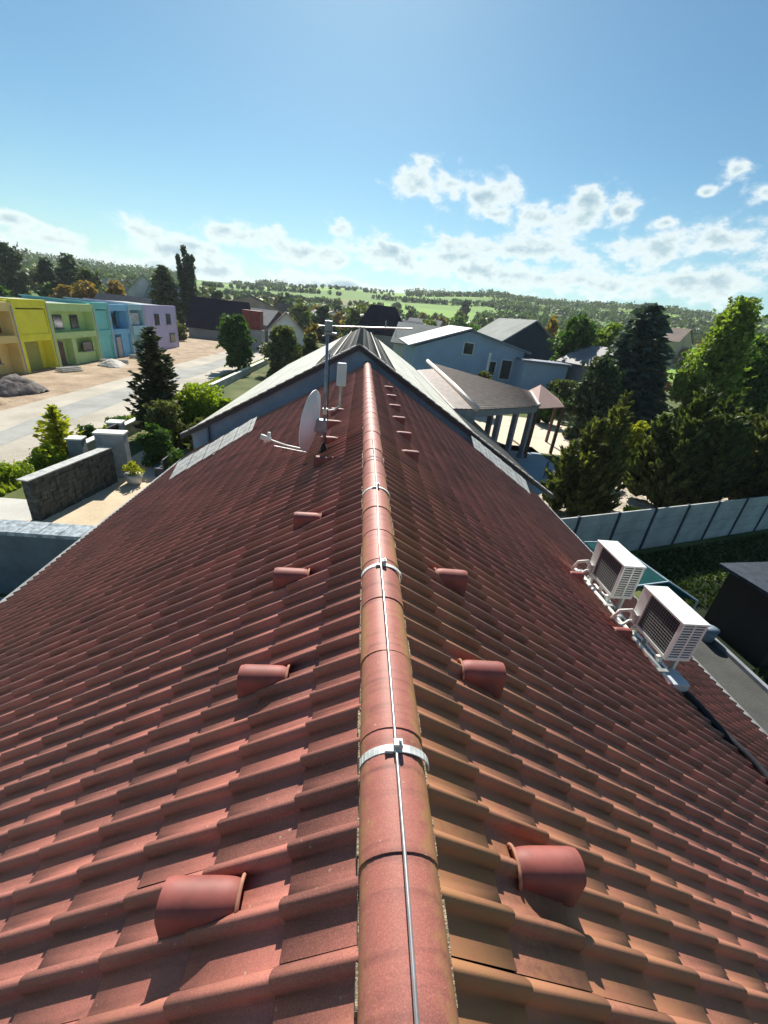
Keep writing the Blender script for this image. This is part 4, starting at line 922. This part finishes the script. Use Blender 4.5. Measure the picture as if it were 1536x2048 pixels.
conifer('spruce', -11.2, 24, 0, 5.75, 3.0, L_spruce, 'dark ragged spruce standing between the road and the blue gable', 'spruce', levels=34, per=9, leaf=.17, spray=30, droop=-.25, low=.03, prof=.75, ragged=.4)
broad('bushy_tree', -9.9, 21.5, 0, 2.6, 2.5, L_olive, 'bushy olive shrub at the foot of the dark spruce', 'shrub', nb=10, nl=3500, leaf=.13, low=.05)
conifer('golden_cedar', -13.9, 19.5, 0, 2.35, 1.8, L_yel, 'bright yellow feathery cedar on the verge beside the road', 'shrub', levels=18, per=8, leaf=.12, spray=20, droop=-.3, prof=.7, ragged=.5)
for i, (x, y, h_, w_, lb) in enumerate([(-14.0, 16.2, .7, 1.8, 'low yellow green shrub on the verge nearest the left edge'), (-13.6, 18.0, .95, 1.7, 'yellow green shrub directly in front of the feathery cedar'), (-14.2, 22.3, .75, 1.3, 'dull green shrub just beyond the feathery yellow cedar'), (-13.9, 24.6, .7, 1.6, 'low hedge clump along the verge beyond the cedar')]):
    broad('verge_shrub', x, y, 0, h_, w_, L_lime if i < 2 else L_green, lb, 'shrub', 'shrubs on the road verge', nb=7, nl=1500, leaf=.09, low=.0)
broad('lime_hedge', -9.3, 25.0, 0, 3.0, 3.6, L_lime, 'bright lime green bush behind the left end of the blue gable', 'bush', nb=14, nl=6500, leaf=.13, low=.05)
broad('lime_hedge', -7.6, 24.0, 0, 2.5, 2.2, L_lime, 'smaller lime green bush touching the roof edge of the gable house', 'bush', nb=9, nl=3000, leaf=.13, low=.05)
broad('pink_shrub', -10.6, 23.0, 0, 1.9, 1.2, L_red, 'pinkish blossom shrub at the right foot of the spruce', 'shrub', nb=6, nl=1200, leaf=.1, low=.1)
broad('dark_bush', -8.4, 22.2, 0, 1.7, 1.8, L_olive, 'dark shrub below the bright lime bush', 'shrub', nb=7, nl=1800, leaf=.11, low=.0)
broad('potted_shrub', -9.35, 16.9, .4, .55, .75, L_yel, 'small yellow shrub growing in the round pale planter', 'shrub', nb=5, nl=500, leaf=.07, low=.0)
broad('gate_shrub', -9.4, 19.4, 0, 1.95, 2.0, L_green, 'dark green shrub right of the black gate', 'shrub', nb=9, nl=3000, leaf=.1, low=.0)
broad('border_shrub', -8.0, 18.3, 0, 1.2, 1.5, L_green, 'low green shrub beside the driveway by the roof edge', 'shrub', nb=6, nl=1500, leaf=.08, low=.0)
broad('border_shrub', -7.3, 19.6, 0, 1.9, 1.6, L_olive, 'dark shrub in the corner under the blue gable', 'shrub', nb=7, nl=1600, leaf=.1, low=.0)
broad('round_maple', -14.4, 52, 0, 6.1, 4.4, L_green, 'round fresh green street tree at the end of the road', 'tree', nb=18, nl=7000, leaf=.26, low=.16)
broad('dark_bush', -9.2, 52, 0, 5.4, 5.2, L_olive, 'broad olive dark tree right of the round green street tree', 'tree', nb=16, nl=6500, leaf=.26, low=.02)
broad('dark_bush', -6.6, 57, 0, 4.8, 3.0, L_olive2, 'dark tree touching the left edge of the grey roof', 'tree', nb=10, nl=3000, leaf=.26, low=.02)
broad('yard_bush', -33.0, 80, 0, 3.2, 3.6, L_olive, 'dark yellowish bush between the lilac row house and the barn', 'bush', nb=9, nl=2200, leaf=.3, low=.0)
broad('golden_bush', -6.9, 62, 0, 6.0, 2.0, L_orange, 'narrow golden bush left of the mast top', 'tree', nb=8, nl=2000, leaf=.28, low=.05)
# poplar
pop = empty('poplar', (-41.3, 110, 0), 0, 'tall slender dark poplar rising into the sky at left', 'poplar')
mb = MB(); mb.tube([(0, 0, 0), (0, 0, 9), (0, 0, 16.5)], .35, 8, r2=.05); mb.build('trunk', bark, pop)
P = []
for (cx, hh, wr, lowz) in ((0, 17.6, 1.05, 1.0), (-1.35, 15.6, .95, 2.0), (1.35, 15.9, .95, 2.0), (.4, 14.0, 1.3, .8), (-.5, 13.0, 1.5, .5)):
    for k in range(14):
        q = (k + .5) / 14; P.append(blob_pts(110, (cx * (.6 + .4 * q), random.uniform(-.6, .6), lowz + (hh - lowz - .6) * q), (wr * random.uniform(.8, 1.2) * (1.05 - .5 * q ** 3),) * 2 + (.9,), .4))
leaves('crown', np.concatenate(P), .42, L_pop, pop)
conifer('conifer', -42.8, 101, 0, 12.4, 8.5, L_olive2, 'broad dark conifer standing left of the poplar', 'conifer', levels=26, per=12, leaf=.55, spray=22, droop=.1, prof=.6)
for i, (x, y, h_, w_, lb, mm) in enumerate([(-88, 121, 14.5, 9, 'tall dark tree at the far left edge of the skyline', L_far), (-80, 122, 12.0, 6, 'narrow dark tree second from the left on the skyline', L_pop), (-73.5, 120, 13.4, 7.5, 'tall dark tree third from left on the skyline', L_far), (-66, 114, 10.5, 7, 'dark rounded tree above the lime green house roof', L_olive2), (-97, 118, 12, 8, 'dark tree partly cut by the left picture edge', L_pop)]):
    broad('skyline_tree', x, y, 0, h_, w_, mm, lb, 'tree', nb=14, nl=2600, leaf=.55, low=.08, gap=.35)
for i, (x, y, h_, w_, lb) in enumerate([(-56, 96, 7.8, 6, 'rust orange tree above the turquoise house roof'), (-50.5, 97, 8.4, 5, 'rust orange tree above the sky blue house roof'), (-62, 98, 6.5, 5, 'rust orange tree above the lime green house roof')]):
    broad('rust_tree', x, y, 0, h_, w_, L_orange, lb, 'tree', 'rust coloured trees behind the row houses', nb=11, nl=1800, leaf=.5, low=.1)
# right hand trees
def feathery(name, x, y, leaders, m, label, leaf=.13, dens=1.0, low=.03):
    """several upswept leaders growing into one ragged crown"""
    t = empty(name, (x, y, 0), 0, label, 'tree'); P = []; E_ = []; mb = MB()
    for (lx, ly, H, W_) in leaders:
        mb.tube([(lx * .15, ly * .15, 0), (lx * .7, ly * .7, H * .3), (lx, ly, H * .97)], .10, 7, r2=.015)
        levels = int(H * 6.5)
        for k in range(levels):
            q = (k + random.random()) / levels; zz = H * (low + (1 - low) * q); R_ = W_ / 2 * (min(1, q * 5 + .55)) * ((1 - q) ** .62 * .95 + .05)
            for b_ in range(max(4, int(9 * (1 - q * .5)))):
                a = random.uniform(0, 6.283); L_ = R_ * random.choice((.55, .8, .95, 1.05, 1.3)); d = np.array([math.cos(a), math.sin(a), 0]); n = max(5, int(26 * dens * L_ / (W_ / 2) + 3))
                s_ = rng.random(n) ** .6; pts_ = np.array([lx, ly, zz]) + d * (s_ * L_)[:, None] + np.array([0, 0, 1]) * ((s_ ** 1.6) * .62 * L_ + rng.normal(size=n) * .05)[:, None]
                side = np.cross(d, [0, 0, 1]); wv = (rng.random(n) - .5) * (1.1 - s_) * .55 * L_; pts_ = pts_ + side * wv[:, None]
                P.append(pts_); E_.append(np.tile(d * .6 + np.array([0, 0, .9]), (n, 1)) + side * np.sign(wv)[:, None] * .5)
                if b_ % 3 == 0: mb.tube([(lx, ly, zz), tuple(np.array([lx, ly, zz]) + d * L_ * .45 + np.array([0, 0, .18 * L_])), tuple(np.array([lx, ly, zz]) + d * L_ * .85 + np.array([0, 0, .5 * L_]))], .022, 5, r2=.006)
    mb.build('trunk', bark, t, smooth=True); P = np.concatenate(P); E_ = np.concatenate(E_); k_ = P[:, 2] > .05
    leaves('crown', P[k_], leaf, m, t, aspect=2.3, elong=E_[k_]); return t
feathery('olive_tree', 10.9, 17.6, [(0, .2, 4.5, 2.3), (-1.0, -.1, 3.4, 1.8), (.95, .3, 5.0, 2.2), (1.5, 1.2, 5.6, 1.8), (-.3, -.7, 3.0, 2.0), (.6, -.6, 3.4, 2.0)], L_olive, 'dark bushy tree nearest the roof corner above the fence', leaf=.15, dens=1.25)
feathery('olive_tree', 17.2, 20.0, [(0, 0, 6.1, 2.8), (-1.5, .1, 4.6, 2.0), (1.7, .2, 5.9, 2.8), (-.9, -1, 4.6, 2.6), (1.0, -.9, 5.0, 2.8), (2.8, .3, 4.9, 2.2)], L_olive2, 'largest dark spreading tree above the concrete fence', leaf=.16, dens=1.35, low=.03)
feathery('olive_tree', 22.4, 20.8, [(0, 0, 6.0, 3.0), (-1.6, .2, 5.0, 2.4), (1.6, 0, 5.6, 2.6), (.3, -.9, 4.6, 2.6)], L_olive, 'dark tree cut by the right picture edge', leaf=.16, dens=1.2, low=.02)
conifer('blue_spruce', 23.3, 36, 0, 10.7, 8.2, L_blue, 'broad blue green spruce behind the dark bushy trees', 'spruce', levels=40, per=14, leaf=.34, spray=34, droop=.12, prof=.62, ragged=.18)
broad('grey_shrub_tree', 19.0, 33, 0, 6.6, 4.2, L_far, 'greyish green tree at the left flank of the blue spruce', 'tree', nb=14, nl=5500, leaf=.24, low=.02)
broad('bright_maple', 25.6, 30, 0, 11.3, 4.8, L_maple, 'tall bright yellow green maple at the right edge', 'maple', nb=44, nl=21000, leaf=.19, low=.2, gap=.25)
broad('bright_maple', 31.5, 33, 0, 9.6, 6.5, L_green, 'darker green tree behind the bright maple, cut by the right edge', 'tree', nb=24, nl=9000, leaf=.22, low=.03)
broad('green_tree', 26.0, 53, 0, 10.3, 6.6, L_green, 'full green tree left of the blue spruce, tallest of that clump', 'tree', nb=20, nl=6500, leaf=.34, low=.05)
broad('green_tree', 30.8, 54, 0, 10.0, 5.5, L_maple, 'lighter green tree touching the top of the blue spruce', 'tree', nb=16, nl=4500, leaf=.34, low=.05)
broad('green_tree', 29.8, 70, 0, 10.6, 4.0, L_orange, 'tan leaved tree right of the navy gabled barn', 'tree', nb=12, nl=2500, leaf=.4, low=.05)
broad('garden_bush', 11.7, 40, 0, 3.9, 2.6, L_olive, 'dark bush in front of the blue bungalow wall', 'bush', nb=8, nl=2500, leaf=.2, low=.0)
broad('garden_bush', 17.6, 38.5, 0, 2.9, 3.2, L_green, 'green bush below the lighter blue annex', 'bush', nb=8, nl=2500, leaf=.2, low=.0)
broad('garden_bush', 14.6, 22.6, 0, 2.1, 1.8, L_lime, 'yellow green bush at the right end of the patio', 'bush', nb=8, nl=2500, leaf=.12, low=.0)
broad('garden_bush', 19.6, 27.5, 0, 3.0, 2.6, L_yel, 'golden bush glimpsed between the dark trees', 'bush', nb=8, nl=2500, leaf=.14, low=.0)
broad('garden_bush', 12.6, 15.6, 0, 1.25, 1.6, L_lime, 'small lime bush sprouting just above the concrete fence', 'bush', nb=6, nl=1600, leaf=.08, low=.0)
broad('garden_bush', 21.6, 44, 0, 3.6, 4.4, L_olive2, 'dark bush right of the lighter blue annex', 'bush', nb=8, nl=2500, leaf=.22, low=.0)
# patio furniture
t = empty('patio_table', (8.9, 24.6, 0), .4, 'dark low table under the brown terrace roof', 'table')
mb = MB(); mb.box(-.8, .8, -.45, .45, .68, .74); mb.build('table_top', mat('dark_furn', (.03, .035, .05), .5, .1), t)
for sx in (-.7, .7):
    for sy in (-.38, .38):
        mb = MB(); mb.box(sx - .04, sx + .04, sy - .04, sy + .04, 0, .679); mb.build('leg', MATS['dark_furn'], t)
t = empty('patio_chair', (11.6, 22.2, 0), .9, 'dark chair standing on the open part of the patio', 'chair')
mb = MB(); mb.box(-.25, .25, -.25, .25, .42, .47); mb.build('seat', MATS['dark_furn'], t); mb = MB(); mb.box(-.25, .25, .22, .26, .475, .95); mb.build('backrest', MATS['dark_furn'], t)
for sx in (-.22, .22):
    for sy in (-.22, .22):
        mb = MB(); mb.box(sx - .02, sx + .02, sy - .02, sy + .02, 0, .419); mb.build('leg', MATS['dark_furn'], t)
# stones on the gravel bed
for i, (x, y, s_) in enumerate([(14.6, 16.3, .28), (15.3, 16.7, .22), (16.1, 16.75, .3), (13.8, 15.9, .2), (17.4, 17.3, .24), (19.3, 17.9, .26)]):
    bm = bmesh.new(); bmesh.ops.create_icosphere(bm, subdivisions=2, radius=s_)
    for v in bm.verts: v.co *= random.uniform(.85, 1.12); v.co.z *= .7
    me = bpy.data.meshes.new('boulder'); bm.to_mesh(me); bm.free(); me.materials.append(mat('boulder_stone', (.55, .50, .44), .9, .2, 3))
    o = bpy.data.objects.new('boulder', me); C.objects.link(o); o.location = (x, y, s_ * .5 + .02); tag(o, 'pale boulder on the sunny gravel bed behind the fence', 'boulder', 'boulders on the gravel bed')
# distant individual trees (copies of three) in and above the village
protos = []
def far_proto(m, H, W_): return broad('village_tree', 0, 0, 0, H, W_, m, 'far tree between the village houses below the hill', 'tree', 'far village trees', nb=10, nl=520, leaf=.95, low=.05, gap=.3)
protos = [far_proto(L_far, 9, 7), far_proto(L_far2, 8, 7), far_proto(L_orange, 7, 6), far_proto(L_far2, 9, 8), far_proto(L_green, 8, 7)]
spots = []
tries = 0
spots = [(x + random.uniform(-2, 2), y + random.uniform(-4, 4)) for x, y in ((12, 96), (18, 92), (24, 95), (31, 90), (37, 96), (44, 92), (-14, 112), (-8, 104), (-2, 112), (5, 100), (50, 100), (-24, 118), (-17, 120), (28, 104), (15, 106))]
while len(spots) < 170 and tries < 5000:
    tries += 1
    a = R(random.uniform(-40, 44)); r_ = random.uniform(92, 260); x, y = r_ * math.sin(a), r_ * math.cos(a)
    if any((x - v[0]) ** 2 + (y - v[1]) ** 2 < 55 for v in vh) or any((x - s[0]) ** 2 + (y - s[1]) ** 2 < 20 for s in spots): continue
    if -75 < x < -20 and y < 104: continue
    if r_ < 112 and -22 < x < 12: continue
    if (x + 62) ** 2 + (y - 130) ** 2 < 250: continue
    if -52 < x < -31 and y < 125: continue
    spots.append((x, y))
for i, (x, y) in enumerate(spots):
    p = protos[(i * 7 + i // 4) % 5]; o = p if i in () else copy_tree(p); s_ = random.uniform(.6, 1.05)
    o.location = (x, y, float(terr(np.array(x), np.array(y))) - .2); o.rotation_euler = (0, 0, random.uniform(0, 6)); o.scale = (s_, s_, s_)
    o['label'] = '%s far village tree below the hill, %s of the ridge line' % (('dark green', 'pale olive', 'rust coloured', 'tall pale olive', 'fresh green')[protos.index(p)], 'left' if x < 0 else 'right')
for i, p in enumerate(protos):
    x, y = [(-44, 140), (18, 128), (-8, 138), (62, 120), (40, 122)][i]; p.location = (x, y, float(terr(np.array(x), np.array(y))))
    p['label'] = '%s far village tree below the hill, %s of the ridge line' % (('dark green', 'pale olive', 'rust coloured', 'tall pale olive', 'fresh green')[i], 'left' if x < 0 else 'right')
# hillside woodland as one mass
V = []; F = []; rn = []; base = 0; cents = []
pts_ = []
def belt(a0, a1, r0_, r1_, n_, h0, h1, wig=14):
    for k in range(n_):
        a = R(random.uniform(a0, a1)); r_ = random.uniform(r0_, r1_) + wig * math.sin(a * 7 + r0_) + wig * .5 * math.sin(a * 23)
        pts_.append((r_ * math.sin(a), r_ * math.cos(a), random.uniform(h0, h1)))
belt(-46, 50, 262, 285, 260, 3, 6); belt(-45, -20, 335, 400, 300, 4, 8); belt(14, 50, 300, 345, 380, 3, 7); belt(-19, 6, 345, 352, 60, 3, 4.5, 6)
belt(16, 50, 395, 470, 420, 4, 8); belt(-19, -3, 450, 458, 60, 3, 5, 6); belt(1, 16, 440, 462, 90, 3, 5.5, 6); belt(-46, -20, 470, 600, 430, 5, 9)
belt(-12, 4, 560, 566, 50, 3, 5, 6); belt(5, 15, 560, 580, 90, 4, 6); belt(14, 50, 560, 640, 420, 5, 9); belt(-16, -9, 655, 662, 50, 4, 6, 6); belt(-46, -20, 720, 780, 260, 7, 12)
belt(-13, -10, 745, 765, 26, 7, 10); belt(5, 50, 735, 785, 520, 6, 11); belt(-8, 4, 752, 760, 30, 3, 5)
for (x, y, h_) in pts_:
    z = float(terr(np.array(x), np.array(y))); cents.append(blob_pts(22, (x, y, z + h_ * .45), (h_ * .6, h_ * .6, h_ * .5), .3))
cents = np.concatenate(cents)
wood = leaves('woodland', cents, 2.0, leafmat('wood_leaves', (.025, .058, .026), (.10, .14, .05), .3), None, aspect=1.2)
tag(wood, 'far wooded strips and hedges across the green hillside', 'woodland', kind='stuff')
ht = broad('hilltop_tree', 66, 300, 0, 12, 9, L_far, 'lone tall tree standing out against the sky on the hill crest', 'tree', nb=12, nl=900, leaf=1.2, low=.02); ht.location.z = float(terr(np.array(66.), np.array(300.)))
# grass tufts along the verge
n = 9000; gx = rng.uniform(-14.7, -13.1, n); gy = rng.uniform(12, 55, n); cen = np.stack([gx, gy, rng.uniform(.03, .12, n)], 1)
gr = leaves('grass', cen, .16, leafmat('grass_blades', (.10, .15, .015), (.33, .36, .05), .4), None, aspect=1.6, elong=np.tile(np.array([0, 0, 1.]), (n, 1)))
tag(gr, 'yellow green grass growing on the road verge', 'grass', kind='stuff')

# air: a thin even haze round the whole valley
hm = bpy.data.materials.new('haze_air'); hm.use_nodes = True; t = hm.node_tree; t.nodes.clear()
pv = N(t, 'ShaderNodeVolumePrincipled'); pv.inputs['Color'].default_value = (.82, .92, 1, 1); pv.inputs['Density'].default_value = .0002; pv.inputs['Anisotropy'].default_value = .2
o = N(t, 'ShaderNodeOutputMaterial'); t.links.new(pv.outputs[0], o.inputs['Volume'])
mb = MB(); mb.box(-2700, 2700, -2700, 2700, -6, 75); hz = mb.build('haze', hm); tag(hz, kind='stuff')

kb = MB(); yy = 5.0
while yy < 95: kb.box(-14.78, -14.64, yy, yy + .97, 0, .10 + random.uniform(0, .012)); yy += 1.0
o = kb.build('kerb', mat('road_kerb', (.46, .44, .39), .9, .2, 2)); tag(o, kind='structure')
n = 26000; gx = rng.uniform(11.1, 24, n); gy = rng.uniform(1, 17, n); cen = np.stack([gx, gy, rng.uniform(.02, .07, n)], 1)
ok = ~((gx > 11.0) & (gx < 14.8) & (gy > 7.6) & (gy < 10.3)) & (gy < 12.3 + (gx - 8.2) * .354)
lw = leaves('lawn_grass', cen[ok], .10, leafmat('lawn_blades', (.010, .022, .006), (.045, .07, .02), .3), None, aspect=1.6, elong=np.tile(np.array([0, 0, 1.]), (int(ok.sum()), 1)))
tag(lw, 'short dark grass of the shaded lawn beyond the roof', 'grass', kind='stuff')
